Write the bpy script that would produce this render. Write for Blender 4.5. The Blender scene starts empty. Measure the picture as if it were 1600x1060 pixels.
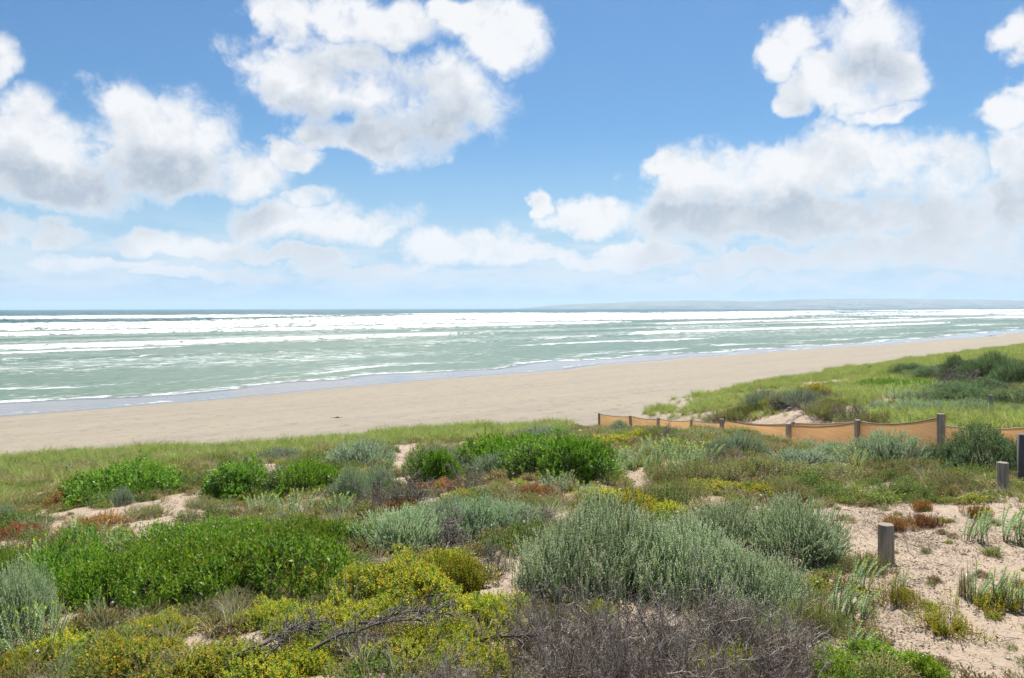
import bpy, math, random
import numpy as np
from mathutils import Vector

# ------------------------------------------------------------------ camera, sky, sun, exposure
scene = bpy.context.scene
col = scene.collection
F = 1256.0; HZ = 482.0; CAMZ = 6.0          # focal length and horizon row of the 1600 px photograph, eye height
cam = bpy.data.cameras.new('camera'); cam_o = bpy.data.objects.new('camera', cam); col.objects.link(cam_o)
cam.sensor_width = 36.0; cam.lens = 36.0 * F / 1600.0; cam.shift_y = -(530 - HZ) / 1600.0
cam.clip_start = 0.05; cam.clip_end = 60000
cam_o.location = (0, 0, CAMZ); cam_o.rotation_euler = (math.radians(90), math.radians(0.12), 0)
scene.camera = cam_o

SUN_EL = math.radians(60); SUN_AZ = math.radians(14)   # azimuth measured from +Y towards +X
sun_dir = Vector((math.sin(SUN_AZ) * math.cos(SUN_EL), math.cos(SUN_AZ) * math.cos(SUN_EL), math.sin(SUN_EL)))
sl = bpy.data.lights.new('sun', 'SUN'); sl.energy = 5.0; sl.angle = math.radians(0.53); sl.color = (1.0, 0.965, 0.90)
so = bpy.data.objects.new('sun', sl); col.objects.link(so); so.location = (0, 0, 60)
so.rotation_euler = (-sun_dir).to_track_quat('-Z', 'Y').to_euler()

scene.view_settings.view_transform = 'Standard'; scene.view_settings.look = 'None'
scene.view_settings.exposure = 1.0; scene.view_settings.gamma = 1.0
scene.render.engine = 'CYCLES'
scene.cycles.max_bounces = 4; scene.cycles.diffuse_bounces = 2; scene.cycles.glossy_bounces = 2
scene.cycles.transmission_bounces = 2; scene.cycles.volume_bounces = 0; scene.cycles.transparent_max_bounces = 4
scene.cycles.use_denoising = True; scene.cycles.use_adaptive_sampling = True; scene.cycles.adaptive_threshold = 0.02
scene.cycles.sample_clamp_indirect = 4.0


class NT:
    """small helper to write node trees as expressions"""
    def __init__(self, tree): self.t = tree
    def n(self, typ, **kw):
        nd = self.t.nodes.new(typ)
        for k, v in kw.items(): setattr(nd, k, v)
        return nd
    def put(self, sock, v):
        if v is None: return
        if isinstance(v, bpy.types.NodeSocket): self.t.links.new(v, sock)
        else: sock.default_value = v
    def m(self, op, a, b=None, c=None, clamp=False):
        nd = self.n('ShaderNodeMath', operation=op, use_clamp=clamp)
        for i, v in enumerate((a, b, c)): self.put(nd.inputs[i], v)
        return nd.outputs[0]
    def vm(self, op, a, b=None, c=None, out=0):
        nd = self.n('ShaderNodeVectorMath', operation=op)
        for i, v in enumerate((a, b, c)): self.put(nd.inputs[i], v)
        return nd.outputs[out]
    def ramp(self, x, lo, hi, a=0.0, b=1.0, kind='SMOOTHSTEP'):
        nd = self.n('ShaderNodeMapRange', interpolation_type=kind)
        for i, v in enumerate((x, lo, hi, a, b)): self.put(nd.inputs[i], v)
        return nd.outputs[0]
    def noise(self, vec, scale, detail=4, rough=0.5, dist=0.0, lac=2.0, color=False):
        nd = self.n('ShaderNodeTexNoise')
        self.put(nd.inputs['Vector'], vec); nd.inputs['Scale'].default_value = scale; nd.inputs['Detail'].default_value = detail
        nd.inputs['Roughness'].default_value = rough; nd.inputs['Distortion'].default_value = dist; nd.inputs['Lacunarity'].default_value = lac
        return nd.outputs['Color' if color else 'Fac']
    def mix(self, f, a, b):
        nd = self.n('ShaderNodeMix', data_type='RGBA', clamp_factor=True)
        self.put(nd.inputs[0], f); self.put(nd.inputs[6], a if isinstance(a, bpy.types.NodeSocket) else (*a, 1)); self.put(nd.inputs[7], b if isinstance(b, bpy.types.NodeSocket) else (*b, 1))
        return nd.outputs[2]
    def xyz(self, v):
        nd = self.n('ShaderNodeSeparateXYZ'); self.put(nd.inputs[0], v); return nd.outputs
    def vec(self, x, y, z):
        nd = self.n('ShaderNodeCombineXYZ')
        for i, v in enumerate((x, y, z)): self.put(nd.inputs[i], v)
        return nd.outputs[0]


def azel(px, py):
    x, z = (px - 800) / F, (HZ - py) / F
    return math.atan2(x, 1), math.atan2(z, math.hypot(x, 1))

# cumulus clouds: centre and half-size, as directions (azimuth and elevation on the sky)
CLOUDS = [(660, 165, 165, 95), (520, 120, 190, 72), (440, 40, 70, 60), (590, 35, 150, 55), (800, 55, 72, 70), (730, 20, 90, 40),
          (580, 205, 120, 45), (250, 215, 150, 100), (340, 268, 150, 52), (40, 230, 150, 105), (100, 290, 150, 55),
          (-10, 90, 52, 62), (468, 243, 46, 28), (500, 348, 190, 48), (480, 305, 50, 26), (50, 368, 130, 36), (215, 375, 110, 30), (130, 415, 180, 18), (335, 390, 100, 24), (480, 406, 110, 15),
          (740, 385, 130, 40), (850, 312, 22, 24), (925, 335, 85, 36), (830, 398, 110, 24), (930, 412, 110, 20), (1160, 275, 165, 72), (1310, 255, 150, 66),
          (1430, 275, 170, 70), (1050, 268, 68, 32), (1250, 340, 330, 58), (1520, 330, 150, 70), (1590, 250, 90, 66), (1000, 395, 120, 27), (1180, 412, 150, 24), (1380, 398, 160, 32), (1545, 408, 130, 28), (1100, 441, 170, 14), (1340, 446, 220, 14), (1510, 378, 120, 30), (1360, 130, 90, 52), (300, 432, 220, 12), (560, 425, 150, 12),
          (1335, 75, 110, 95), (1235, 85, 52, 55), (1405, 125, 62, 58), (1245, 150, 60, 36), (1385, 175, 62, 26), (1340, 0, 70, 50),
          (1600, 55, 52, 60), (1590, 160, 66, 50)]

world = bpy.data.worlds.new('World'); scene.world = world; world.use_nodes = True
wt = world.node_tree; wt.nodes.clear(); W = NT(wt)
SKY_STRENGTH = 0.05


def blob_field(N, p, blobs):
    cur = None
    for (px, py, rx, ry) in blobs:
        a0, e0 = azel(px, py); a1 = azel(px - rx, py)[0]; a2 = azel(px + rx, py)[0]; e1 = azel(px, py - ry)[1]; e2 = azel(px, py + ry)[1]
        sx, sy = 2 / (a2 - a1), 2 / (e1 - e2)
        l = N.vm('LENGTH', N.vm('MULTIPLY_ADD', p, (sx, sy, 0), (-a0 * sx, -e0 * sy, 0)), out=1)
        cur = l if cur is None else N.m('MINIMUM', cur, l)
    return N.m('MAXIMUM', N.m('MINIMUM', N.m('MULTIPLY', N.m('SUBTRACT', 1.10, cur), 1.25), 0.78), -0.55)

tc = W.n('ShaderNodeTexCoord'); DIR = tc.outputs['Generated']
sky = W.n('ShaderNodeTexSky', sky_type='NISHITA', sun_disc=False, sun_elevation=SUN_EL, sun_rotation=SUN_AZ, altitude=0.0, air_density=1.0, dust_density=0.6, ozone_density=2.2)
skyc = W.vm('SCALE', W.vm('MULTIPLY', sky.outputs[0], (0.57, 0.86, 1.06))); skyc.node.inputs['Scale'].default_value = SKY_STRENGTH
skyc = W.mix(W.ramp(W.xyz(DIR)[2], 0.0, 0.23, 1.0, 0.0, 'SMOOTHSTEP'), skyc, (0.239, 0.344, 0.443))   # pale air towards the horizon
elz = W.xyz(DIR)[2]; az = W.m('ARCTAN2', W.xyz(DIR)[0], W.xyz(DIR)[1]); el = W.m('ARCSINE', elz)
def cloud_shader(d0, shade):
    alpha = W.m('MULTIPLY', W.ramp(d0, 0.0, 0.62), W.ramp(elz, -0.005, 0.06, 0.3, 0.97))          # far clouds sink into the horizon air
    veil = W.m('MULTIPLY', W.ramp(W.noise(W.vm('MULTIPLY', DIR, (9.0, 9.0, 40.0)), 1.0, 4, 0.6), 0.32, 0.62), W.m('MULTIPLY', W.ramp(elz, 0.002, 0.03), W.ramp(elz, 0.04, 0.13, 0.55, 0.0)))
    alpha = W.m('MAXIMUM', alpha, veil)
    ccol = W.mix(shade, (0.472, 0.475, 0.483), (0.233, 0.268, 0.314))
    ccol = W.mix(W.ramp(elz, 0.0, 0.12, 0.5, 0.0), ccol, (0.373, 0.408, 0.448))
    bg = W.n('ShaderNodeBackground'); W.put(bg.inputs[0], W.mix(alpha, skyc, ccol)); bg.inputs[1].default_value = 1.0
    return bg.outputs[0]
# the clouds of the photograph, by their direction
wcol = W.vm('SUBTRACT', W.noise(DIR, 13.0, 4, 0.57, color=True), (0.5, 0.5, 0.5))
pos = W.vm('ADD', W.vec(az, el, 0.0), W.vm('MULTIPLY', wcol, (0.10, 0.07, 0.0)))
fb = W.noise(DIR, 13.0, 8, 0.57); fb_up = W.noise(W.vm('ADD', DIR, (0.010, 0, 0.022)), 13.0, 5, 0.57)
vo = W.n('ShaderNodeTexVoronoi', feature='F1'); vo.inputs['Scale'].default_value = 24.0
W.put(vo.inputs['Vector'], W.vm('ADD', DIR, W.vm('MULTIPLY', wcol, (0.10, 0.10, 0.10)))); vo.inputs['Detail'].default_value = 2.0; vo.inputs['Roughness'].default_value = 0.6; vo.inputs['Lacunarity'].default_value = 2.3
BIG = [c for c in CLOUDS if c[2] * c[3] > 5200]
low = W.m('MULTIPLY', W.m('SUBTRACT', W.xyz(wcol)[0], 0.0), 1.2)
d0 = W.m('ADD', blob_field(W, pos, CLOUDS), W.m('ADD', W.m('MULTIPLY', W.m('SUBTRACT', fb, 0.5), 1.65), W.m('MULTIPLY', W.m('SUBTRACT', 0.52, vo.outputs['Distance']), 0.28)))
up = W.m('ADD', blob_field(W, W.vm('ADD', pos, (0.004, 0.050, 0)), BIG), low); dn = W.m('ADD', blob_field(W, W.vm('ADD', pos, (0, -0.062, 0)), BIG), low)
under = W.m('MULTIPLY', W.ramp(up, 0.0, 0.85), W.ramp(dn, -0.2, 0.90, 1.0, 0.30))
relief = W.m('MULTIPLY', W.m('SUBTRACT', fb_up, fb), 2.6)                                    # billow sides that face the sun stay white
edge = W.ramp(d0, 0.10, 0.75)
placed_s = cloud_shader(d0, W.m('MULTIPLY', W.m('MULTIPLY', W.m('ADD', under, relief, clamp=True), edge), W.ramp(elz, 0.02, 0.15, 0.40, 1.0)))
# the rest of the sky dome carries the same broken cloud cover
gfb = W.noise(DIR, 4.5, 5, 0.57)
g0 = W.m('MULTIPLY', W.m('SUBTRACT', gfb, 0.51), 3.4)
rest_s = cloud_shader(g0, W.ramp(g0, 0.35, 0.95, 0.0, 0.7))
frame = W.m('MULTIPLY', W.ramp(W.m('ABSOLUTE', az), 0.62, 0.78, 1.0, 0.0), W.ramp(el, 0.40, 0.52, 1.0, 0.0))
mxw = W.n('ShaderNodeMixShader'); W.put(mxw.inputs[0], frame); W.put(mxw.inputs[1], rest_s); W.put(mxw.inputs[2], placed_s)
wo = W.n('ShaderNodeOutputWorld'); wt.links.new(mxw.outputs[0], wo.inputs[0])
world.cycles.sampling_method = 'MANUAL'; world.cycles.sample_map_resolution = 512

# ------------------------------------------------------------------ helpers
rng = np.random.default_rng(7)
_lat = np.random.default_rng(3).random((256, 256))
def vnoise(x, y):
    x = np.asarray(x, float); y = np.asarray(y, float)
    xi = np.floor(x).astype(int); yi = np.floor(y).astype(int); fx = x - xi; fy = y - yi
    fx = fx * fx * (3 - 2 * fx); fy = fy * fy * (3 - 2 * fy)
    a = _lat[xi & 255, yi & 255]; b = _lat[(xi + 1) & 255, yi & 255]; c = _lat[xi & 255, (yi + 1) & 255]; d = _lat[(xi + 1) & 255, (yi + 1) & 255]
    return (a * (1 - fx) + b * fx) * (1 - fy) + (c * (1 - fx) + d * fx) * fy
def fbm(x, y, o=4):
    s = 0.0; amp = 0.5; tot = 0
    for i in range(o):
        s = s + amp * vnoise(x + 17.3 * i, y - 9.1 * i); tot += amp; x = x * 2.03; y = y * 2.03; amp *= 0.5
    return s / tot
def sstep(x, a, b):
    t = np.clip((x - a) / (b - a), 0, 1); return t * t * (3 - 2 * t)

# the shore runs straight at 43.5 degrees: s = metres seaward of the waterline, t = metres along it
SA = np.array([1, 0.95]) / 1.3793; SN = np.array([-0.95, 1]) / 1.3793
def st(x, y): return (-(0.95) * x + (y - 75)) / 1.3793, (x + 0.95 * (y - 75)) / 1.3793
def xy(s, t): return SN[0] * s + SA[0] * t, 75 + SN[1] * s + SA[1] * t
PATH = np.array([(9.4, 8.0, .0), (8.3, 12, .2), (7.9, 15, .35), (7.7, 19, .5), (7.3, 23, .6), (6.5, 27, .6), (5.2, 31, .4), (3.4, 35, .12), (1.0, 39, .0)])
TOE_T = [-60, -46, -37, -33, -28, -25.5, -23.5, -12, 0, 20, 60]; TOE_S = [-24.5, -25.5, -29, -30, -34, -35.5, -33, -29.3, -28.5, -27, -26]   # foot of the dune, notched where the path comes out
def cusp(t): return 2.2 * (fbm(t / 16.0, 0 * t + 3.3, 3) - 0.5) * 2 + 1.2 * np.sin(t / 23.0)
def path_dist(x, y):
    best = np.full(np.shape(x), 1e9); dep = np.zeros(np.shape(x))
    for (ax, ay, ad), (bx, by, bd) in zip(PATH[:-1], PATH[1:]):
        dx, dy = bx - ax, by - ay; u = np.clip(((x - ax) * dx + (y - ay) * dy) / (dx * dx + dy * dy), 0, 1)
        d = np.hypot(x - ax - u * dx, y - ay - u * dy); m = d < best
        best = np.where(m, d, best); dep = np.where(m, ad + u * (bd - ad), dep)
    return best, dep
def ground(x, y):
    x = np.asarray(x, float); y = np.asarray(y, float); s, t = st(x, y)
    near = sstep(s, -14, -3) * (1 - sstep(s, 12, 25))
    z = -0.049 * (np.maximum(s, -27) - cusp(t) * near)
    toe = np.interp(t, TOE_T, TOE_S) + 0.9 * (fbm(t / 7.0, 0 * t + 8.8, 2) - 0.5) * 2
    k = np.clip((toe - s) / 25.0, 0, 1.6)
    dune = 2.75 * np.where(k < 1, k + 0.06 * np.sin(np.pi * np.minimum(k, 1)), 1 + 0.10 * (1 - np.exp(-(k - 1) * 3)))
    zz = np.where(s < toe, 1.32 + dune, z)
    zz = np.maximum(zz, -6 - 0 * s)
    on = sstep(toe - s, -1, 5)
    zz = zz + on * ((fbm(x / 4.5, y / 4.5, 3) - 0.5) * 0.42 + (fbm(x / 1.1 + 40, y / 1.1, 3) - 0.5) * 0.13)
    zz = zz + sstep(-s, 10, 27) * (1 - on) * (fbm(x / 1.3, y / 1.3, 3) - 0.5) * 0.05
    d, dep = path_dist(x, y)
    zz = zz + 0.45 * np.exp(-((x - 11.5) / 3.2) ** 2 - ((y - 27.5) / 4.5) ** 2)          # hump with a scarp beyond the path
    zz = zz - dep * np.exp(-(d / 2.1) ** 4) 
    return zz
def cast(px, py):
    """first ground point on the ray through a photograph pixel"""
    Y = np.concatenate([np.arange(2.5, 60, 0.04), np.arange(60, 400, 0.5)])
    X = (px - 800) / F * Y; Z = CAMZ - (py - HZ) / F * Y
    hit = np.nonzero(Z <= ground(X, Y))[0]
    i = hit[0] if len(hit) else len(Y) - 1
    return float(X[i]), float(Y[i]), float(ground(X[i], Y[i]))

def mesh_np(name, V, Fq, mat, color=None, attrs=None, smooth=False):
    V = np.asarray(V, np.float32).reshape(-1, 3); Fq = np.asarray(Fq, np.int32); n = Fq.shape[1]
    me = bpy.data.meshes.new(name); me.vertices.add(len(V)); me.vertices.foreach_set('co', V.ravel())
    me.loops.add(Fq.size); me.loops.foreach_set('vertex_index', Fq.ravel())
    me.polygons.add(len(Fq)); me.polygons.foreach_set('loop_start', np.arange(0, Fq.size, n, dtype=np.int32))
    me.polygons.foreach_set('loop_total', np.full(len(Fq), n, np.int32))
    if smooth: me.polygons.foreach_set('use_smooth', np.ones(len(Fq), bool))
    if color is not None:
        c = np.ones((len(V), 4), np.float32); c[:, :3] = color
        a = me.attributes.new('tint', 'FLOAT_COLOR', 'POINT'); a.data.foreach_set('color', c.ravel())
    for k, v in (attrs or {}).items():
        a = me.attributes.new(k, 'FLOAT', 'POINT'); a.data.foreach_set('value', np.asarray(v, np.float32).ravel())
    if mat: me.materials.append(mat)
    me.update(calc_edges=True); me.validate()
    return me
def obj(name, me, parent=None):
    o = bpy.data.objects.new(name, me); col.objects.link(o)
    if parent: o.parent = parent
    return o
def tag(o, label=None, cat=None, group=None, kind=None):
    for k, v in (('label', label), ('category', cat), ('group', group), ('kind', kind)):
        if v: o[k] = v
    return o
def empty(name, loc, rz=0.0, sc=(1, 1, 1)):
    o = bpy.data.objects.new(name, None); col.objects.link(o); o.location = loc; o.rotation_euler = (0, 0, rz); o.scale = sc; o.empty_display_size = 0.1
    return o
def material(name):
    m = bpy.data.materials.new(name); m.use_nodes = True; m.node_tree.nodes.clear(); N = NT(m.node_tree)
    out = N.n('ShaderNodeOutputMaterial'); return m, N, out
def principled(N, out, color, rough=0.8, bump=None, bstr=0.3, bdist=0.02, spec=0.3):
    p = N.n('ShaderNodeBsdfPrincipled'); N.put(p.inputs['Base Color'], color if isinstance(color, bpy.types.NodeSocket) else (*color, 1)); N.put(p.inputs['Roughness'], rough)
    N.put(p.inputs['Specular IOR Level'], spec)
    if bump is not None:
        b = N.n('ShaderNodeBump'); b.inputs['Strength'].default_value = bstr; b.inputs['Distance'].default_value = bdist; N.put(b.inputs['Height'], bump); N.put(p.inputs['Normal'], b.outputs[0])
    if out: N.put(out.inputs[0], p.outputs[0])
    return p

# ------------------------------------------------------------------ sand: dune and beach, one sheet that runs out under the sea
m_sand, N, out = material('sand')
geo = N.n('ShaderNodeNewGeometry'); P = geo.outputs['Position']
at = lambda n_, N=None: None
def attr(N, name, o='Fac'): nd = N.n('ShaderNodeAttribute', attribute_name=name); return nd.outputs[o]
wet = attr(N, 'wet'); dune = attr(N, 'dune')
n1 = N.noise(P, 0.35, 5, 0.55); n2 = N.noise(P, 7.0, 5, 0.65); n3 = N.noise(P, 60.0, 3, 0.6)
beach_c = N.mix(n1, (0.212, 0.183, 0.134), (0.246, 0.211, 0.155))
rot = N.n('ShaderNodeVectorRotate', rotation_type='Z_AXIS'); N.put(rot.inputs['Vector'], P); rot.inputs['Angle'].default_value = -math.radians(43.5)
stv = rot.outputs[0]                                            # x along the shore, y across it
streak = N.noise(N.vm('MULTIPLY', stv, (0.05, 0.55, 1.0)), 1.0, 5, 0.6)   # tide lines and wheel ruts
beach_c = N.mix(N.ramp(streak, 0.40, 0.66, 0.0, 0.75), beach_c, (0.204, 0.173, 0.139))
prints = N.ramp(N.noise(N.vm('MULTIPLY', stv, (1.3, 2.6, 1.0)), 1.0, 6, 0.75), 0.55, 0.68)
beach_c = N.mix(N.m('MULTIPLY', prints, N.ramp(N.noise(P, 0.12, 2, 0.5), 0.40, 0.58, 0.10, 0.75)), beach_c, (0.170, 0.139, 0.105))
dune_c = N.mix(n2, (0.270, 0.205, 0.148), (0.331, 0.259, 0.191))
dune_c = N.mix(N.ramp(n3, 0.52, 0.75, 0.0, 0.5), dune_c, (0.190, 0.146, 0.105))
c = N.mix(dune, beach_c, dune_c)
c = N.mix(wet, c, (0.105, 0.092, 0.078))
rough = N.ramp(wet, 0.0, 1.0, 0.95, 0.10, 'LINEAR')
hgt = N.m('ADD', N.m('MULTIPLY', n2, 1.0), N.m('MULTIPLY', n3, 0.28))
hgt = N.m('ADD', hgt, N.m('MULTIPLY', prints, -0.7))
hgt = N.m('MULTIPLY', hgt, N.m('SUBTRACT', 1.0, wet))
principled(N, out, c, rough, hgt, 0.75, 0.06, 0.35)

def lin(*segs):
    a = [np.array([segs[0][0]])]
    for lo, hi, stp in segs: a.append(np.linspace(lo, hi, max(2, int(round((hi - lo) / stp)) + 1))[1:])
    return np.concatenate(a)
gs = lin((-3000, -400, 300), (-400, -80, 30), (-80, -62, 1.5), (-62, -24, 0.20), (-24, 14, 0.5), (14, 60, 6), (60, 14000, 3000))
gt = lin((-14000, -400, 2500), (-400, -90, 25), (-90, -62, 1.5), (-62, 4, 0.20), (4, 60, 0.5), (60, 260, 2.5), (260, 1500, 30), (1500, 14000, 1000))
S_, T_ = np.meshgrid(gs, gt, indexing='ij'); GX, GY = xy(S_, T_); GZ = ground(GX, GY)
GZ = np.where(S_ > 60, -6, GZ)
def gridfaces(a, b):
    i = np.arange((a - 1) * (b - 1)); r, c_ = i // (b - 1), i % (b - 1); v = r * b + c_
    return np.stack([v, v + b, v + b + 1, v + 1], 1)
wetv = sstep(S_ - cusp(T_), -3.6 + 3 * (fbm(T_ / 11.0, T_ * 0 + 1, 2) - .5), -0.2)
o = obj('sand', mesh_np('sand', np.stack([GX, GY, GZ], -1), gridfaces(len(gs), len(gt))[:, ::-1], m_sand, attrs={'wet': wetv, 'dune': sstep(np.interp(T_, TOE_T, TOE_S) - S_, -2, 4)}, smooth=True))
tag(o, kind='structure')

# ------------------------------------------------------------------ sea with breakers
m_sea, N, out = material('sea_water')
P = N.n('ShaderNodeNewGeometry').outputs['Position']
rot = N.n('ShaderNodeVectorRotate', rotation_type='Z_AXIS'); N.put(rot.inputs['Vector'], P); rot.inputs['Angle'].default_value = -math.radians(43.5); Q = rot.outputs[0]
foam = attr(N, 'foam'); deep = attr(N, 'deep'); film = attr(N, 'film')
f1 = N.noise(N.vm('MULTIPLY', Q, (0.35, 0.9, 1)), 1.0, 7, 0.68, 0.6); f2 = N.noise(N.vm('MULTIPLY', Q, (1.6, 2.6, 1)), 1.0, 6, 0.7, 0.8)
fn = N.m('ADD', N.m('MULTIPLY', f1, 0.6), N.m('MULTIPLY', f2, 0.4))
fm = N.ramp(N.m('SUBTRACT', N.m('ADD', foam, N.m('MULTIPLY', N.m('SUBTRACT', fn, 0.5), 3.2)), 0.0), 0.34, 0.62)
fm = N.m('MULTIPLY', fm, N.ramp(foam, 0.0, 0.10))
wc = N.mix(deep, (0.082, 0.128, 0.080), (0.006, 0.062, 0.066))
wc = N.mix(N.m('MULTIPLY', N.ramp(N.noise(N.vm('MULTIPLY', Q, (0.02, 0.06, 1)), 1.0, 4, 0.6), 0.35, 0.65), 0.30), wc, (0.094, 0.149, 0.127))
wc = N.mix(film, wc, (0.155, 0.140, 0.124))
w1 = N.noise(N.vm('MULTIPLY', Q, (0.35, 0.8, 1)), 1.0, 6, 0.62); w2 = N.noise(N.vm('MULTIPLY', Q, (0.05, 0.13, 1)), 1.0, 5, 0.6)
wh = N.m('ADD', N.m('MULTIPLY', w1, N.ramp(film, 0.0, 1.0, 0.6, 0.02, 'LINEAR')), N.m('MULTIPLY', w2, N.m('MULTIPLY', deep, 3.0)))
water = principled(N, None, wc, N.ramp(film, 0.0, 1.0, 0.30, 0.08, 'LINEAR'), wh, 1.0, 1.1, N.ramp(film, 0.0, 1.0, 0.26, 0.5, 'LINEAR')); water.inputs['IOR'].default_value = 1.33
froth = principled(N, None, (0.66, 0.668, 0.665), 0.85, N.m('ADD', f2, fn), 0.9, 0.4, 0.2)
mx = N.n('ShaderNodeMixShader'); N.put(mx.inputs[0], fm); N.put(mx.inputs[1], water.outputs[0]); N.put(mx.inputs[2], froth.outputs[0]); N.put(out.inputs[0], mx.outputs[0])

ss = lin((-9, 30, 0.5), (30, 130, 0.8), (130, 330, 1.6), (330, 640, 4), (640, 2000, 80), (2000, 14000, 1500))
ts = lin((-14000, -900, 2500), (-900, -90, 45), (-90, 60, 0.9), (60, 220, 1.6), (220, 520, 4), (520, 1500, 14), (1500, 5000, 80), (5000, 14000, 1000))
S_, T_ = np.meshgrid(ss, ts, indexing='ij'); SX, SY = xy(S_, T_)
far = 1 - sstep(S_, 450, 800)
Z = 0.10 * (fbm(S_ / 6, T_ / 14, 3) - 0.5) * sstep(S_, 4, 20) + 0.5 * (fbm(S_ / 22 + 5, T_ / 60, 3) - 0.5) * sstep(S_, 25, 120)
foam = np.zeros_like(S_)
R = np.random.default_rng(11)
#          s,  height, foam length behind, front length, cover (0..1)
BREAK = [(54, .35, 16, 1.5, .95), (80, .55, 30, 2, 1.05), (122, .45, 16, 2, .45), (150, .65, 30, 2.5, .65), (192, .9, 30, 3, .9), (250, 1.1, 28, 3.5, .9),
         (318, 1.2, 28, 4, .62), (400, 1.3, 30, 5, .55), (480, 1.4, 34, 6, .62), (560, 1.1, 26, 5, .15), (33, .12, 4, .8, .28), (69, .2, 5, 1, .40)]
for i, (s0, hgt_, back, front, cover) in enumerate(BREAK):
    sc_ = 22 + s0 * 0.55
    c0 = s0 + (fbm(T_ / sc_ + 31 * i, T_ * 0 + 1.7 * i, 4) - 0.5) * (9 + s0 * 0.11)
    c0 = c0 + (fbm(T_ / 3.5 + 3 * i, S_ / 9.0, 3) - 0.5) * (1.2 + s0 * 0.022)
    a = S_ - c0                                                    # >0: seaward, behind the crest
    strength = np.clip((fbm(T_ / (sc_ * 1.5) + 7 * i, T_ * 0 + 4.1 * i, 3) - 0.5) * 4.2 + cover, 0, 1)
    strength = np.maximum(strength, 0.62 * sstep(T_, 200, 600) * min(1, cover + .2))
    Z += 1.55 * hgt_ * (0.45 + 0.55 * strength) * np.where(a > 0, np.exp(-a / (4 + 0.05 * s0)), np.exp(a / (0.5 + hgt_ * 0.7)))
    fl = np.where(a > 0, np.exp(-(a / (back * (0.35 + 0.9 * fbm(T_ / 30 + 5 * i, S_ * 0, 3)))) ** 1.3), np.exp(-(a / front) ** 2))
    foam = np.maximum(foam, fl * strength * (0.55 + 0.75 * fbm(T_ / 12 + i, S_ / 5 + i, 3)))
# shallow wash: a lacy edge where the water starts and another at the tip of the film
sc0 = S_ - cusp(T_)
edge = 6.5 + 4 * (fbm(T_ / 14.0, T_ * 0 + 9, 3) - 0.5) * 2
e1 = sc0 - edge
foam = np.maximum(foam, 0.62 * np.where(e1 > 0, np.exp(-e1 / 3.2), np.exp(-(e1 / 0.35) ** 2)) * (0.55 + 0.7 * fbm(T_ / 7, S_ * 0, 2)))
e2 = sc0 - (14 + 6 * (fbm(T_ / 20.0, T_ * 0 + 2, 3) - .5) * 2)
foam = np.maximum(foam, 0.56 * np.where(e2 > 0, np.exp(-e2 / 6.0), np.exp(-(e2 / 0.6) ** 2)) * (0.35 + 0.9 * fbm(T_ / 9 + 3, S_ * 0, 2)))
e3 = np.abs(sc0 - 0.3); foam = np.maximum(foam, 0.52 * np.exp(-(e3 / 0.45) ** 2) * sstep(fbm(T_ / 6, S_ * 0 + 6, 3), 0.42, 0.62))
foam = np.maximum(foam, 0.34 * sstep(S_, 14, 34) * (1 - .45 * sstep(S_, 110, 180)) * far * fbm(S_ / 14, T_ / 40, 3) * 1.5)      # streaks and flecks all over the surf
foam = np.maximum(foam, 0.34 * (1 - far) * (fbm(S_ / 25, T_ / 40, 3) > 0.66))                 # scattered white caps farther out
foam = np.minimum(foam, 0.70)
film_a = 1 - sstep(e1, -1.2, 1.5)
deep_a = sstep(S_ + 60 * (fbm(T_ / 160, S_ / 120, 2) - 0.5), 60, 460)
Z = Z * sstep(S_, 6, 24) + np.where(S_ < 12, 0.0, 0)
# the film lies on the sand: follow it at the seaward side and dip under it inland
Zs = ground(SX, SY)
Z = np.where(S_ < 14, np.maximum(Z, Zs + 0.012 * sstep(sc0, -0.6, 0.4) - 0.03 * (1 - sstep(sc0, -0.6, 0.4))), Z)
o = obj('sea', mesh_np('sea', np.stack([SX, SY, Z], -1), gridfaces(len(ss), len(ts))[:, ::-1], m_sea, attrs={'foam': foam, 'deep': deep_a, 'film': film_a}, smooth=True))
tag(o, kind='structure')

# ------------------------------------------------------------------ headland across the bay
m_head, N, out = material('headland_scrub')
P = N.n('ShaderNodeNewGeometry').outputs['Position']
hc = N.mix(N.ramp(N.noise(N.vm('MULTIPLY', P, (0.004, 0.004, 0.03)), 1.0, 5, 0.6), 0.35, 0.65), (0.032, 0.042, 0.021), (0.154, 0.140, 0.077))
principled(N, out, hc, 0.95)
hx = np.linspace(-200, 11500, 420); hd = np.linspace(0, 1, 26)
prof_px = np.array([800, 830, 870, 950, 1000, 1060, 1110, 1180, 1250, 1330, 1400, 1470, 1540, 1600, 1750, 2100, 2600]); prof_py = np.array([483, 481, 477, 474.0, 471.6, 470.4, 470.2, 472, 468.6, 468.2, 468.4, 469, 470, 471, 470, 468, 470])
def head_y0(x): return 9400 - 0.10 * x + 180 * np.sin(x / 900.0)
def head_z(x, u):
    pp = 800 + F * x / (head_y0(x) + 1600); top = (HZ - np.interp(pp, prof_px, prof_py)) / F * (head_y0(x) + 1600) + 6
    top = top + 5 * (fbm(x / 120.0, x * 0 + 1, 4) - 0.5)
    rise = np.minimum(1, 0.16 * sstep(u, 0, 0.06) + 0.84 * np.clip(u, 0, 1) ** 0.8)
    return np.maximum(-3, top * rise) + 12 * (fbm(x / 260.0, u * 5, 4) - 0.5) * np.sin(np.pi * np.clip(u, 0, 1)) - 3 * (u <= 0)
HXg, HUg = np.meshgrid(hx, np.concatenate([hd, [1.3, 1.8]]), indexing='ij')
HYg = head_y0(HXg) + 1600 * HUg
o = obj('headland', mesh_np('headland', np.stack([HXg, HYg, head_z(HXg, np.minimum(HUg, 1.0)) - 40 * np.maximum(HUg - 1, 0)], -1), gridfaces(*HXg.shape)[:, ::-1][:, ::-1], m_head, smooth=True))
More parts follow.
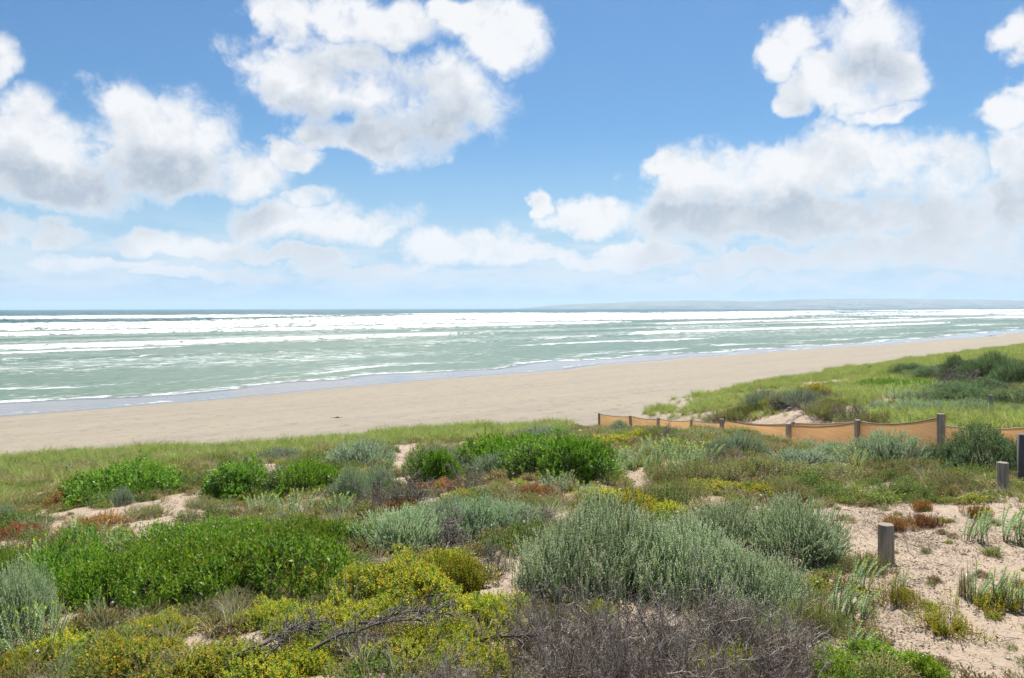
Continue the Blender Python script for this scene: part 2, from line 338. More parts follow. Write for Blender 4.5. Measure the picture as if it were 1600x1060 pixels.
tag(o, kind='structure')

# ------------------------------------------------------------------ plant materials
def leaf_material(name, trans=0.3, rough=0.6, spec=0.25, jitter=0.25):
    m, N, out = material(name)
    c = attr(N, 'tint', 'Color'); rnd = N.n('ShaderNodeObjectInfo').outputs['Random']
    h = N.n('ShaderNodeHueSaturation'); N.put(h.inputs['Color'], c)
    N.put(h.inputs['Hue'], N.ramp(rnd, 0, 1, 0.488, 0.512, 'LINEAR')); N.put(h.inputs['Value'], N.ramp(rnd, 0, 1, .86 * (1 - jitter), .86 * (1 + jitter), 'LINEAR')); h.inputs['Saturation'].default_value = 1.0
    p = principled(N, None, h.outputs[0], rough, spec=spec)
    t = N.n('ShaderNodeBsdfTranslucent'); N.put(t.inputs[0], N.mix(0.35, h.outputs[0], N.vm('MULTIPLY', h.outputs[0], (1.5, 1.5, 0.8))))
    mx = N.n('ShaderNodeMixShader'); mx.inputs[0].default_value = trans; N.put(mx.inputs[1], p.outputs[0]); N.put(mx.inputs[2], t.outputs[0]); N.put(out.inputs[0], mx.outputs[0])
    return m
m_leaf = leaf_material('leaf', 0.40, 0.65, 0.2)
m_gloss = leaf_material('glossy_leaf', 0.40, 0.48, 0.28, 0.15)
m_grass = leaf_material('grass_blade', 0.45, 0.6, 0.25, 0.22)
m_twig, N, out = material('grey_twig')
principled(N, out, N.vm('SCALE', attr(N, 'tint', 'Color')), 0.85, spec=0.15)
for nd in m_twig.node_tree.nodes:
    if nd.type == 'VECT_MATH': nd.inputs['Scale'].default_value = .72

# ------------------------------------------------------------------ plant building blocks (numpy)
def nrm(v): return v / np.maximum(np.linalg.norm(v, axis=-1, keepdims=True), 1e-9)
def leaf_quads(P, D, N_, L, Wd, fold=0.15, broad=0.5):
    D = nrm(D); side = nrm(np.cross(D, N_)); up = np.cross(side, D); L = np.asarray(L)[:, None]; Wd = np.asarray(Wd)[:, None]
    mid = P + D * L * broad + up * Wd * fold
    V = np.stack([P, mid + side * Wd * .5, P + D * L - up * L * 0.08, mid - side * Wd * .5], 1)
    return V.reshape(-1, 3), np.arange(len(P) * 4).reshape(-1, 4)
def tubes(pts, rad, sides=3):
    n, k, _ = pts.shape; T = np.gradient(pts, axis=1); T = nrm(T)
    ref = np.where(np.abs(T[..., 2:3]) > 0.9, np.array([1.0, 0, 0]), np.array([0, 0, 1.0])); A = nrm(np.cross(T, ref)); B = np.cross(T, A)
    ang = np.arange(sides) * 2 * np.pi / sides
    ring = pts[:, :, None] + rad[:, :, None, None] * (A[:, :, None] * np.cos(ang)[None, None, :, None] + B[:, :, None] * np.sin(ang)[None, None, :, None])
    V = ring.reshape(-1, 3); base = (np.arange(n) * k * sides)[:, None, None]; r = (np.arange(k - 1) * sides)[None, :, None]; j = np.arange(sides)[None, None, :]; j2 = (np.arange(sides)[None, None, :] + 1) % sides
    a = base + r + j; b = base + r + j2
    return V, np.stack([a, b, b + sides, a + sides], -1).reshape(-1, 4)
def cat_meshes(parts):
    Vs, Fs, Cs, o_ = [], [], [], 0
    for V, Fq, C in parts:
        Vs.append(V); Fs.append(Fq + o_); Cs.append(np.broadcast_to(C, (len(V), 3))); o_ += len(V)
    return np.concatenate(Vs), np.concatenate(Fs), np.concatenate(Cs)
def pal(r, n, cols, w=None, jit=0.18):
    c = np.array(cols, float)[r.choice(len(cols), n, p=None if w is None else np.array(w) / np.sum(w))]
    return c * (1 + (r.random((n, 1)) - .5) * 2 * jit) * (1 + (r.random((n, 3)) - .5) * 0.12)
def dome(r, M, rx, h, lump=0.22, nl=14, low=-0.05):
    u = low + (1 - low) * r.random(M) ** 0.85; th = r.random(M) * 2 * np.pi; q = np.sqrt(np.maximum(0, 1 - u * u))
    d = np.stack([q * np.cos(th), q * np.sin(th), u], 1)
    cs = nrm(np.stack([r.normal(size=nl), r.normal(size=nl), np.abs(r.normal(size=nl)) * .8], 1)); amp = r.uniform(-1, 1, nl) * lump
    f = 1 + (np.exp(-(1 - d @ cs.T) / 0.07) * amp).sum(1)
    for k_ in (2, 3, 5, 7): f = f * (1 + lump * .42 * np.cos(k_ * th + r.random() * 6.28) * q)
    f = f * (1 + np.where(r.random(M) < .06, r.uniform(0, .22, M), 0))
    return d * np.array([rx, rx, h]) * f[:, None], nrm(d / np.array([rx, rx, h])), f
def shoots(r, B, Dir, SL, K, L, Wd, ang=0.6, f0=0.1, curl=0.0):
    M = len(B); Dir = nrm(Dir); f = np.linspace(f0, 1, K)[None, :] + (r.random((M, K)) - .5) * .5 / K
    ref = np.where(np.abs(Dir[:, 2:3]) > 0.9, np.array([1.0, 0, 0]), np.array([0, 0, 1.0])); A = nrm(np.cross(Dir, ref)); Bn = np.cross(Dir, A)
    phi = np.arange(K)[None, :] * 2.39996 + r.random((M, 1)) * 6.28
    rad = A[:, None] * np.cos(phi)[..., None] + Bn[:, None] * np.sin(phi)[..., None]
    P = B[:, None] + Dir[:, None] * (SL[:, None] * f)[..., None]
    a = ang * (0.75 + 0.5 * r.random((M, K))) * (1.15 - 0.5 * f)
    D = Dir[:, None] * np.cos(a)[..., None] + rad * np.sin(a)[..., None]
    Ls = L * (0.7 + 0.6 * r.random((M, K))) * (1.15 - 0.45 * f)
    return P.reshape(-1, 3), D.reshape(-1, 3), (Dir[:, None] + 0 * D - 0.3 * D).reshape(-1, 3), Ls.ravel(), (Wd / L * Ls).ravel(), f.ravel()
def stems_to(r, ends, col_, r0=0.007, wob=0.12, k=5, base_r=0.08):
    n = len(ends); b = np.stack([r.normal(size=n) * base_r, r.normal(size=n) * base_r, np.full(n, -0.06)], 1)
    f = np.linspace(0, 1, k)[None, :, None]; mid = np.array([1, 1, .0])
    pts = b[:, None] * (1 - f) + ends[:, None] * f
    bow = np.sin(f * np.pi) * ends[:, None] * np.array([.22, .22, -.10]) + np.sin(f * np.pi) * r.normal(size=(n, 1, 3)) * wob * np.linalg.norm(ends, axis=1)[:, None, None] * .6
    pts = pts + bow + r.normal(size=pts.shape) * 0.008 * (f > 0) * (f < 1)
    rad = r0 * (0.6 + r.random((n, 1)) * .8) * (1.1 - 0.8 * f[..., 0])
    V, Q = tubes(pts, rad); return V, Q, np.repeat(pal(r, n, [col_]), len(V) // n, 0)

GREY = (0.20, 0.17, 0.15)
def bush(seed, rx, h, M, SL, K, L, Wd, cols, w, up=0.7, ang=0.6, lump=0.22, mat=None, nstem=60, tipcols=None, tipf=0.85, broad=.5, stemc=GREY, low=-0.05, inner=0.3, tipshare=1.0):
    """foliage and woody stems of a shrub; returns [(part name, mesh)]"""
    r = np.random.default_rng(seed)
    S, n_, f = dome(r, M, rx, h, lump, low=low)
    dep = np.where(r.random(M) < inner, r.uniform(0.45, 0.85, M), r.uniform(0.85, 1.0, M)); sl = SL * (0.6 + 0.8 * r.random(M))
    Dr = nrm(n_ * (1 - up) + np.array([0, 0, up]) + r.normal(size=(M, 3)) * 0.22)
    B = S * dep[:, None] - Dr * sl[:, None] * 0.7; B[:, 2] = np.maximum(B[:, 2], 0.0)
    P, D, Nn, Ls, Ws, ff = shoots(r, B, Dr, sl, K, L, Wd, ang)
    c = pal(r, M, cols, w)[:, None].repeat(K, 1).reshape(-1, 3) * (1 + (r.random((M * K, 1)) - .5) * .3)
    if tipcols is not None:
        tp = (ff > tipf) & (np.repeat(r.random(M) < tipshare, K)); c[tp] = pal(r, int(tp.sum()), tipcols)
    V, Q = leaf_quads(P, D, Nn, Ls, Ws, 0.18, broad)
    fol = mesh_np('foliage', V, Q, mat or m_leaf, color=np.repeat(c, 4, 0))
    idx = r.choice(M, nstem, replace=False)
    sv, sq, sc_ = stems_to(r, S[idx] * 0.9, stemc, 0.006 * max(rx, .4) / .75)
    # the leafless lower ends of the shoots
    k = r.choice(M, min(M, 500), replace=False); pts = np.stack([B[k] - Dr[k] * SL * .8 - S[k] * 0.1, B[k], B[k] + Dr[k] * (sl[k] * .9)[:, None]], 1)
    tv, tq = tubes(pts, np.broadcast_to(np.array([.0022, .0018, .001]) * max(1, L / .024) , (len(k), 3)))
    sV, sQ, sC = cat_meshes([(sv, sq, sc_), (tv, tq, np.array(stemc) * 1.05)])
    return [('foliage', fol), ('stem', mesh_np('stem', sV, sQ, m_twig, color=sC))]

def twigs(seed, rx, h, n0, levels, colr, r0=0.008, spread=0.6, L0=None, sides=3, thin=0.55, kids=4, upb=0.35):
    r = np.random.default_rng(seed); parts = []
    th = r.random(n0) * 2 * np.pi; tilt = np.sqrt(r.random(n0)) * 1.25
    d = np.stack([np.sin(tilt) * np.cos(th), np.sin(tilt) * np.sin(th), np.cos(tilt) * (h / rx) * 1.2 + .05], 1); d = nrm(d)
    p = np.stack([r.normal(size=n0) * .06 * rx, r.normal(size=n0) * .06 * rx, np.full(n0, -0.04)], 1)
    L = np.full(n0, (L0 or rx * .62)) * r.uniform(.6, 1.1, n0); rad = r0 * r.uniform(.6, 1.2, n0)
    for lv in range(levels):
        k = 4; f = np.linspace(0, 1, k)
        bend = r.normal(size=(len(p), 3)) * 0.35 + np.array([0, 0, upb])
        pts = p[:, None] + d[:, None] * (L[:, None] * f)[..., None] + bend[:, None] * (L[:, None] * f * f * .35)[..., None] + r.normal(size=(len(p), k, 3)) * (L * .03)[:, None, None] * (f > 0)[None, :, None]
        V, Q = tubes(pts, rad[:, None] * (1 - .45 * f)[None], sides); parts.append((V, Q, np.repeat(pal(r, len(p), colr, jit=.25), k * sides, 0)))
        n = len(p); kk = kids; src = np.repeat(np.arange(n), kk); u = r.uniform(.35, 1, n * kk); i0 = np.minimum((u * (k - 1)).astype(int), k - 2); fr = u * (k - 1) - i0
        q = pts[src, i0] * (1 - fr)[:, None] + pts[src, i0 + 1] * fr[:, None]; tan = nrm(pts[src, i0 + 1] - pts[src, i0])
        d = nrm(tan + r.normal(size=(n * kk, 3)) * spread); p = q; L = L[src] * r.uniform(.4, .75, n * kk); rad = np.maximum(rad[src] * thin, 0.0015)
    V, Q, C = cat_meshes(parts); V[:, 2] = np.maximum(V[:, 2], -0.05)
    return V, Q, C
def twig_mesh(*a, **k): V, Q, C = twigs(*a, **k); return mesh_np('branches', V, Q, m_twig, color=C)

SAGE = [(0.29, 0.39, 0.215), (0.35, 0.45, 0.27), (0.23, 0.33, 0.165)]; BLUE = [(0.28, 0.36, 0.245), (0.34, 0.42, 0.30), (0.21, 0.29, 0.175)]
LIME = [(0.115, 0.24, 0.014), (0.18, 0.32, 0.022), (0.075, 0.18, 0.012)]; YEL = [(0.42, 0.41, 0.035), (0.30, 0.35, 0.03), (0.56, 0.44, 0.03), (0.19, 0.27, 0.03)]
OLIVE = [(0.21, 0.26, 0.06), (0.29, 0.30, 0.09), (0.16, 0.21, 0.05)]; DEADC = [(0.46, 0.395, 0.335), (0.30, 0.25, 0.205), (0.60, 0.53, 0.46), (0.20, 0.16, 0.13)]
KINDS = {}
def kind(name, protos, rx, h): KINDS[name] = (protos, rx, h)
TIPS = [(0.46, 0.55, 0.36), (0.52, 0.60, 0.43)]
kind('sage_up', [bush(20 + i, .75, .62, 1350, .30, 34, .023, .0115, SAGE, None, up=.80, ang=.50, lump=.22, tipcols=TIPS, tipf=.80) for i in range(2)], .75, .70)
kind('sage', [bush(24 + i, .75, .62, 1350, .26, 30, .023, .0115, SAGE, None, up=.42, ang=.50, lump=.24, tipcols=TIPS, tipf=.80) for i in range(2)], .75, .68)
kind('sage_mid', [bush(30 + i, .75, .60, 750, .25, 18, .034, .017, SAGE + BLUE, None, up=.5, ang=.6, lump=.25) for i in range(2)], .75, .68)
kind('blue', [bush(40 + i, .75, .55, 720, .23, 17, .034, .017, BLUE, None, up=.45, ang=.6, lump=.2) for i in range(2)], .75, .63)
kind('dark', [bush(45, 1.0, .85, 2500, .17, 12, .036, .017, [(0.12, 0.19, 0.08), (0.16, 0.235, 0.11), (0.09, 0.145, 0.055)], None, up=.32, ang=.8, lump=.34, inner=.3)], 1.0, .92)
kind('lime', [bush(50 + i, 1.0, .38, 2500, .14, 9, .052, .019, LIME, [3, 3, 2], up=.62, ang=.7, lump=.4, mat=m_gloss, nstem=80, tipcols=[(.20, .27, .03), (.28, .26, .05), (.12, .24, .02)], tipshare=.45, low=0.0, inner=.35) for i in range(2)], 1.0, .46)
kind('lime_mid', [bush(55 + i, 1.0, .42, 1200, .12, 9, .055, .026, LIME, [3, 4, 1], up=.35, ang=.85, lump=.28, mat=m_gloss, nstem=60, low=0.0) for i in range(2)], 1.0, .5)
kind('lime_tall', [bush(57, .75, .72, 1500, .12, 9, .050, .024, LIME, [3, 4, 1], up=.3, ang=.85, lump=.3, mat=m_gloss, nstem=60, low=0.0)], .75, .78)
kind('yellow', [bush(60 + i, .5, .24, 1500, .07, 8, .024, .019, YEL, [3, 4, 2, 4], up=.5, ang=.95, lump=.35, nstem=70, broad=.55, stemc=(.24, .17, .12), low=0.0) for i in range(2)], .5, .28)
kind('yellow_mid', [bush(65, .5, .22, 560, .08, 7, .034, .027, YEL, [3, 3, 2, 2], up=.5, ang=.95, lump=.4, nstem=40, broad=.55, stemc=(.24, .17, .12), low=0.0)], .5, .26)
kind('yellow_open', [bush(66 + i, .5, .16, 520, .08, 7, .024, .019, YEL, [3, 3, 3, 2], up=.5, ang=.95, lump=.75, nstem=90, broad=.55, stemc=(.26, .17, .11), low=0.0) for i in range(2)], .5, .2)
kind('limeyellow', [bush(68, .5, .25, 900, .09, 8, .034, .026, [(.23, .38, .03), (.31, .42, .04), (.15, .30, .02)], None, up=.6, ang=.9, lump=.4, nstem=40, broad=.55, low=0.0, mat=m_gloss)], .5, .3)
kind('olive', [bush(70 + i, .6, .34, 800, .13, 10, .032, .010, OLIVE + [(.28, .21, .12)], None, up=.55, ang=.7, lump=.35, nstem=90, stemc=(.25, .20, .15)) for i in range(2)], .6, .42)
kind('red', [bush(75, .4, .14, 420, .07, 8, .034, .012, [(.34, .13, .05), (.42, .20, .05), (.22, .20, .06), (.28, .09, .05)], None, up=.45, ang=.8, lump=.45, nstem=30, low=0.0)], .4, .17)
kind('dead', [[('branch', twig_mesh(80 + i, .7, .55, 40, 4, DEADC, .0085, .78, upb=.12))] for i in range(2)], .75, .62)
kind('dead_mid', [[('branch', twig_mesh(85, .6, .45, 16, 4, [(.36, .31, .28), (.28, .24, .22), (.22, .18, .16)], .010, .75, kids=4, thin=.62, upb=.05))]], .62, .5)
kind('dead_red', [[('branch', twig_mesh(88, .5, .4, 26, 4, [(.20, .14, .13), (.27, .20, .185), (.15, .11, .10)], .0035, .7, upb=.2))]], .5, .42)
kind('snag', [[('branch', twig_mesh(90 + i, .35, .8, 4, 3, [(.085, .07, .06), (.13, .11, .095)], .012, .65, L0=.42, kids=3, thin=.6, upb=.2))] for i in range(3)], .4, .8)

# ------------------------------------------------------------------ grasses, spurge stalks, weeds
def blades(seed, n, h, spread, lean, wid, cols, w=None, rad=0.05, k=4, mat=None, name='blade'):
    r = np.random.default_rng(seed); th = r.random(n) * 6.283; a = np.abs(r.normal(size=n)) * spread
    base = np.stack([np.cos(th) * rad * np.sqrt(r.random(n)), np.sin(th) * rad * np.sqrt(r.random(n)), np.full(n, -0.02)], 1)
    out_ = np.stack([np.cos(th), np.sin(th), 0 * th], 1); L = h * r.uniform(.55, 1.1, n); f = np.linspace(0, 1, k)
    cur = a[:, None] * f[None] + lean * f[None] ** 2 * r.uniform(.3, 1.6, (n, 1))
    horiz = np.cumsum(np.sin(cur), 1) / k; vert = np.cumsum(np.cos(cur), 1) / k; horiz -= horiz[:, :1]; vert -= vert[:, :1]
    pts = base[:, None] + out_[:, None] * (horiz * L[:, None])[..., None] + np.array([0, 0, 1.0]) * (vert * L[:, None])[..., None]
    side = np.stack([-np.sin(th), np.cos(th), 0 * th], 1) ; side = nrm(side + r.normal(size=(n, 3)) * .5)
    ww = wid * (1 - .85 * f ** 1.5)[None, :, None] * r.uniform(.7, 1.3, (n, 1, 1))
    V = np.stack([pts - side[:, None] * ww * .5, pts + side[:, None] * ww * .5], 2).reshape(-1, 3)
    b = (np.arange(n) * k * 2)[:, None] + (np.arange(k - 1) * 2)[None]; Q = np.stack([b, b + 1, b + 3, b + 2], -1).reshape(-1, 4)
    return V, Q, np.repeat(pal(r, n, cols, w), k * 2, 0)
GREEN_G = [(0.25, 0.34, 0.075), (0.33, 0.40, 0.105), (0.50, 0.43, 0.20), (0.18, 0.26, 0.055)]; STRAW = [(0.50, 0.41, 0.24), (0.36, 0.30, 0.15), (0.26, 0.26, 0.10), (0.42, 0.36, 0.22)]
def bmesh_(args, mat=None): V, Q, C = blades(*args[0], **args[1]); return mesh_np('blade', V, Q, mat or m_grass, color=C)
G_MARRAM = [bmesh_(((100 + i, 60, .46, .30, .95, .0062, GREEN_G, [4, 4, 2, 3]), dict(rad=.09))) for i in range(3)]
G_DRY = [bmesh_(((110 + i, 36, .36, .45, .9, .005, STRAW), dict(rad=.06))) for i in range(2)]
G_GREEN = [bmesh_(((115 + i, 50, .34, .35, .9, .005, [(.13, .20, .045), (.19, .25, .06), (.30, .28, .12)]), dict(rad=.07))) for i in range(2)]
G_SILVER = [bmesh_(((118, 44, .36, .4, .6, .006, [(.26, .30, .22), (.34, .35, .26), (.42, .37, .26)]), dict(rad=.06)))]
kind('rush', [[('blade', bmesh_(((120, 46, .62, .06, .05, .007, [(.07, .12, .035), (.12, .14, .05), (.22, .12, .06)]), dict(rad=.07))))]], .1, .6)
kind('tussock', [[('blade', bmesh_(((122 + i, 150, .55, .5, .9, .006, [(.24, .25, .07), (.36, .31, .14), (.17, .21, .06), (.45, .38, .22)]), dict(rad=.10))))] for i in range(2)], .38, .42)
def stalk(seed, h, n, L, Wd, bend, cols, tip, k=7, bare=.18):
    r = np.random.default_rng(seed); f = np.linspace(0, 1, k); cx = bend * f ** 1.8
    pts = np.stack([cx * h, 0 * f + .02 * np.sin(f * 4), f * h * (1 - .25 * bend * f)], 1)
    tv, tq = tubes(pts[None], (0.0042 * (1 - .6 * f))[None], 4); tc_ = np.repeat(np.where(f[:, None] < .3, np.array([[.30, .12, .06]]), np.array([[.24, .30, .13]])), 4, 0)
    g = np.linspace(bare, 1, n); P = np.stack([np.interp(g, f, pts[:, i]) for i in range(3)], 1); T = nrm(np.stack([np.interp(g, f, np.gradient(pts[:, i])) for i in range(3)], 1))
    A = nrm(np.cross(T, np.array([0, 1.0, 0.1]))); B = np.cross(T, A); ph = np.arange(n) * 2.39996
    rad = A * np.cos(ph)[:, None] + B * np.sin(ph)[:, None]; an = .95 - .35 * g
    D = T * np.cos(an)[:, None] + rad * np.sin(an)[:, None]
    c = pal(r, n, cols, jit=.12); tp = g > .93; c[tp] = pal(r, int(tp.sum()), tip)
    V, Q = leaf_quads(P, D, T - .2 * D, L * r.uniform(.8, 1.15, n) * (1.05 - .25 * g), Wd * np.ones(n), .1, .45)
    V, Q, C = cat_meshes([(tv, tq, tc_), (V, Q, np.repeat(c, 4, 0))]); return mesh_np('stalk', V, Q, m_leaf, color=C)
SPC = [(.38, .50, .27), (.47, .58, .36), (.30, .42, .20)]; SPT = [(.48, .58, .06), (.42, .54, .08)]
STALKS = [stalk(130 + i, .42 - .03 * i, 74, .030, .0115, .12 + .09 * i, SPC, SPT) for i in range(4)]
STALKS_MID = [stalk(136 + i, .42, 34, .045, .016, .1 + .12 * i, SPC, SPT, k=5) for i in range(3)]
def weed(seed, rx, flowers, cols, M=110):
    r = np.random.default_rng(seed); S, n_, f = dome(r, M, rx, rx * .42, .4, low=0)
    P, D, Nn, Ls, Ws, ff = shoots(r, S * .5, nrm(n_ + r.normal(size=(M, 3)) * .4), np.full(M, rx * .4), 7, .022, .009, .8)
    c = pal(r, len(P), cols, jit=.25); V, Q = leaf_quads(P, D, Nn, Ls, Ws)
    parts = [(V, Q, np.repeat(c, 4, 0))]; tv, tq, tc_ = stems_to(r, S[:26] * 1.05, (.26, .17, .10), .0022); parts.append((tv, tq, tc_))
    for col_, nf, rad in flowers:
        for i in range(nf):
            p = S[r.integers(M)] * 1.12 + np.array([0, 0, .03]); a = np.arange(6) * np.pi / 3; t = nrm(r.normal(size=3) * .35 + np.array([0, -.35, 1])); A = nrm(np.cross(t, [1, 0, .1])); B = np.cross(t, A)
            ring = p + rad * (A * np.cos(a)[:, None] + B * np.sin(a)[:, None]); top = p + t * rad * .5; bot = p - t * rad * .6
            v = np.concatenate([ring, [top], [bot]]); q = np.array([[0, 1, 2, 6], [2, 3, 4, 6], [4, 5, 0, 6], [2, 1, 0, 7], [4, 3, 2, 7], [0, 5, 4, 7]]); parts.append((v, q, np.array(col_)))
    V, Q, C = cat_meshes(parts); return mesh_np('weed', V, Q, m_leaf, color=C)
OR, WH, YF = (.62, .27, .02), (.72, .66, .60), (.66, .46, .03)
WEEDS = [weed(144, .20, [(OR, 1, .012)], [(.14, .21, .05), (.20, .27, .06), (.10, .16, .04)], 160), weed(145, .18, [(WH, 2, .013)], [(.40, .30, .17), (.30, .22, .12), (.24, .24, .08)], 120), weed(140, .16, [(OR, 2, .011), (WH, 1, .012)], [(.22, .23, .06), (.28, .20, .11), (.16, .19, .05)]), weed(141, .14, [], [(.27, .20, .11), (.20, .20, .07), (.34, .24, .13)]),
         weed(142, .17, [(YF, 3, .011)], [(.20, .25, .05), (.28, .30, .06), (.15, .19, .05)]), weed(143, .13, [], [(.30, .33, .05), (.22, .28, .05), (.36, .32, .06)])]
def litter(seed, n=26):
    r = np.random.default_rng(seed); P = np.stack([r.normal(size=n) * .14, r.normal(size=n) * .14, np.full(n, .006)], 1); D = np.stack([r.normal(size=n), r.normal(size=n), r.normal(size=n) * .3], 1)
    V, Q = leaf_quads(P, D, np.tile([0, 0, 1.0], (n, 1)) + r.normal(size=(n, 3)) * .5, r.uniform(.012, .035, n), r.uniform(.006, .014, n)); C = np.repeat(pal(r, n, [(.17, .11, .07), (.24, .17, .11), (.12, .08, .055)]), 4, 0)
    tv, tq, tc_ = stems_to(r, np.stack([r.normal(size=7) * .2, r.normal(size=7) * .2, np.full(7, .02)], 1), (.22, .17, .13), .0022, base_r=.15)
    V, Q, C = cat_meshes([(V, Q, C), (tv, tq, tc_)]); return mesh_np('litter', V, Q, m_twig, color=C)
LITTER = [litter(150), litter(151)]

protos_col = bpy.data.collections.new('stuff_sources')
def scatter(name, label, xyz_, scl, protos, idx=None, r=None, tilt=0.15):
    """uncountable growth as one object: points that carry little meshes"""
    r = r or np.random.default_rng(len(name)); n = len(xyz_)
    c = bpy.data.collections.new(name + '_source')
    for i, me in enumerate(protos):
        ob = bpy.data.objects.new('%s_%02d' % (name, i), me); c.objects.link(ob)
    me = bpy.data.meshes.new(name); me.vertices.add(n); me.vertices.foreach_set('co', np.asarray(xyz_, np.float32).ravel())
    rot_ = np.stack([r.normal(size=n) * tilt, r.normal(size=n) * tilt, r.random(n) * 6.283], 1).astype(np.float32)
    me.attributes.new('rot', 'FLOAT_VECTOR', 'POINT').data.foreach_set('vector', rot_.ravel())
    me.attributes.new('scl', 'FLOAT', 'POINT').data.foreach_set('value', np.asarray(scl, np.float32))
    me.attributes.new('idx', 'INT', 'POINT').data.foreach_set('value', (r.integers(0, len(protos), n) if idx is None else idx).astype(np.int32))
    me.update(); o = obj(name, me); tag(o, label, None, None, 'stuff')
    g = bpy.data.node_groups.new(name, 'GeometryNodeTree'); g.interface.new_socket('Geometry', in_out='INPUT', socket_type='NodeSocketGeometry'); g.interface.new_socket('Geometry', in_out='OUTPUT', socket_type='NodeSocketGeometry')
    gi = g.nodes.new('NodeGroupInput'); go = g.nodes.new('NodeGroupOutput'); ip = g.nodes.new('GeometryNodeInstanceOnPoints'); ci = g.nodes.new('GeometryNodeCollectionInfo')
    ci.inputs['Collection'].default_value = c; ci.inputs['Separate Children'].default_value = True; ci.inputs['Reset Children'].default_value = True
    def na(nm, dt): nd = g.nodes.new('GeometryNodeInputNamedAttribute'); nd.data_type = dt; nd.inputs['Name'].default_value = nm; return nd.outputs['Attribute']
    e2r = g.nodes.new('FunctionNodeEulerToRotation'); g.links.new(na('rot', 'FLOAT_VECTOR'), e2r.inputs[0])
    g.links.new(gi.outputs[0], ip.inputs['Points']); g.links.new(ci.outputs[0], ip.inputs['Instance']); ip.inputs['Pick Instance'].default_value = True
    g.links.new(na('idx', 'INT'), ip.inputs['Instance Index']); g.links.new(e2r.outputs[0], ip.inputs['Rotation']); g.links.new(na('scl', 'FLOAT'), ip.inputs['Scale']); g.links.new(ip.outputs[0], go.inputs[0])
    md = o.modifiers.new('scatter', 'NODES'); md.node_group = g
    return o

# ------------------------------------------------------------------ where things stand
def place(kd, px, yb, yt, w, name, label, cat, group=None, var=0, hmin=.12, hmax=1.6, deep=1.0, rz=None, hmul=1.0):
    """a plant whose foot, top and width show at these rows and columns of the photograph"""
    protos, rx, h = KINDS[kd]; x0, y0, z0 = cast(px, yb); r0 = w / 2 / F * y0; Y = y0 + r0 * .8 * deep; R_ = w / 2 / F * Y
    X = (px - 800) / F * Y; z = float(ground(X, Y)); H = min(max(CAMZ - (yt - HZ) / F * Y - z, hmin), hmax) * hmul
    if kd == 'lime_mid' and H / R_ > .8: protos, rx, h = KINDS['lime_tall']
    FOOT.append((X, Y, R_))
    R = random.Random(int(px * 7 + yb)); e = empty(name, (X, Y, z), R.uniform(0, 6.28) if rz is None else rz, (R_ / rx, R_ / rx * deep, H / h))
    for part, me in protos[var % len(protos)]: obj(part, me, e)
    return tag(e, label, cat, group)
FOOT = []
def spurge(px, yb, yt, w, n, label, group=None, mid=False, lean=0.0):
    """clump of sea spurge, every stalk a part"""
    x0, y0, z0 = cast(px, yb); R_ = w / 2 / F * y0; H = max(.18, CAMZ - (yt - HZ) / F * y0 - z0); R = random.Random(int(px * 3 + yb))
    e = empty('sea_spurge', (x0, y0, z0)); tag(e, label, 'plant', group)
    for i in range(int(n * (1.9 if mid else 1.3))):
        me = R.choice(STALKS_MID if mid else STALKS); o = obj('stalk', me, e); a = R.uniform(0, 6.283); q = R_ * .8 * math.sqrt(R.random())
        dx, dy = q * math.cos(a), q * math.sin(a) * (.6 if mid else .8); dz = float(ground(x0 + dx, y0 + dy)) - z0
        o.location = (dx, dy, dz - .015); k = H / .42 * R.uniform(.75, 1.2); o.scale = (k, k, k); o.rotation_euler = (R.gauss(0, .10), R.gauss(lean, .12), (a if not lean else 0) + R.gauss(0, .5))
    return e

def stand(kd, px, Y, H, Rm, name, label, cat, group=None, var=0):
    """a plant given by column, distance, height and radius in metres"""
    protos, rx, h = KINDS[kd]; X = (px - 800) / F * Y; R = random.Random(int(px * 7 + Y * 31)); e = empty(name, (X, Y, float(ground(X, Y))), R.uniform(0, 6.28), (Rm / rx, Rm / rx, H / h))
    for part, me in protos[var % len(protos)]: obj(part, me, e)
    return tag(e, label, cat, group)

# ------------------------------------------------------------------ timber, fences, sign
m_wood, N, out = material('weathered_timber')
tcw = N.n('ShaderNodeTexCoord').outputs['Object']
gr = N.noise(N.vm('MULTIPLY', tcw, (38, 38, 2.2)), 1.0, 5, 0.65); bl = N.noise(tcw, 9.0, 3, 0.6)
wc = N.mix(N.ramp(gr, 0.32, 0.7), (0.187, 0.155, 0.117), (0.412, 0.360, 0.290)); wc = N.mix(N.ramp(bl, .5, .75, 0, .5), wc, (0.238, 0.178, 0.112))
principled(N, out, wc, 0.9, gr, 0.7, 0.01)
m_end, N, out = material('timber_end_grain')
tcw = N.n('ShaderNodeTexCoord').outputs['Object']; x, y, z = N.xyz(tcw)[0:3]
rr = N.m('SQRT', N.m('ADD', N.m('MULTIPLY', x, x), N.m('MULTIPLY', y, y)))
rg = N.m('SINE', N.m('MULTIPLY', N.m('ADD', rr, N.m('MULTIPLY', N.noise(tcw, 14, 3), .02)), 700.0))
principled(N, out, N.mix(N.ramp(rg, -1, 1, 0, .6), (0.225, 0.195, 0.165), (0.135, 0.112, 0.094)), 0.9, N.noise(tcw, 60, 4), 0.6, 0.01)
m_rope, N, out = material('rope'); principled(N, out, (0.294, 0.252, 0.189), 0.9)
m_wire, N, out = material('wire'); principled(N, out, (0.16, 0.12, 0.09), 0.7)
m_cloth, N, out = material('shade_cloth')
P = N.n('ShaderNodeNewGeometry').outputs['Position']
cc = N.mix(N.ramp(N.noise(N.vm('MULTIPLY', P, (1.2, 1.2, 26)), 1.0, 4, .6), .35, .7), (0.54, 0.325, 0.145), (0.62, 0.39, 0.185))
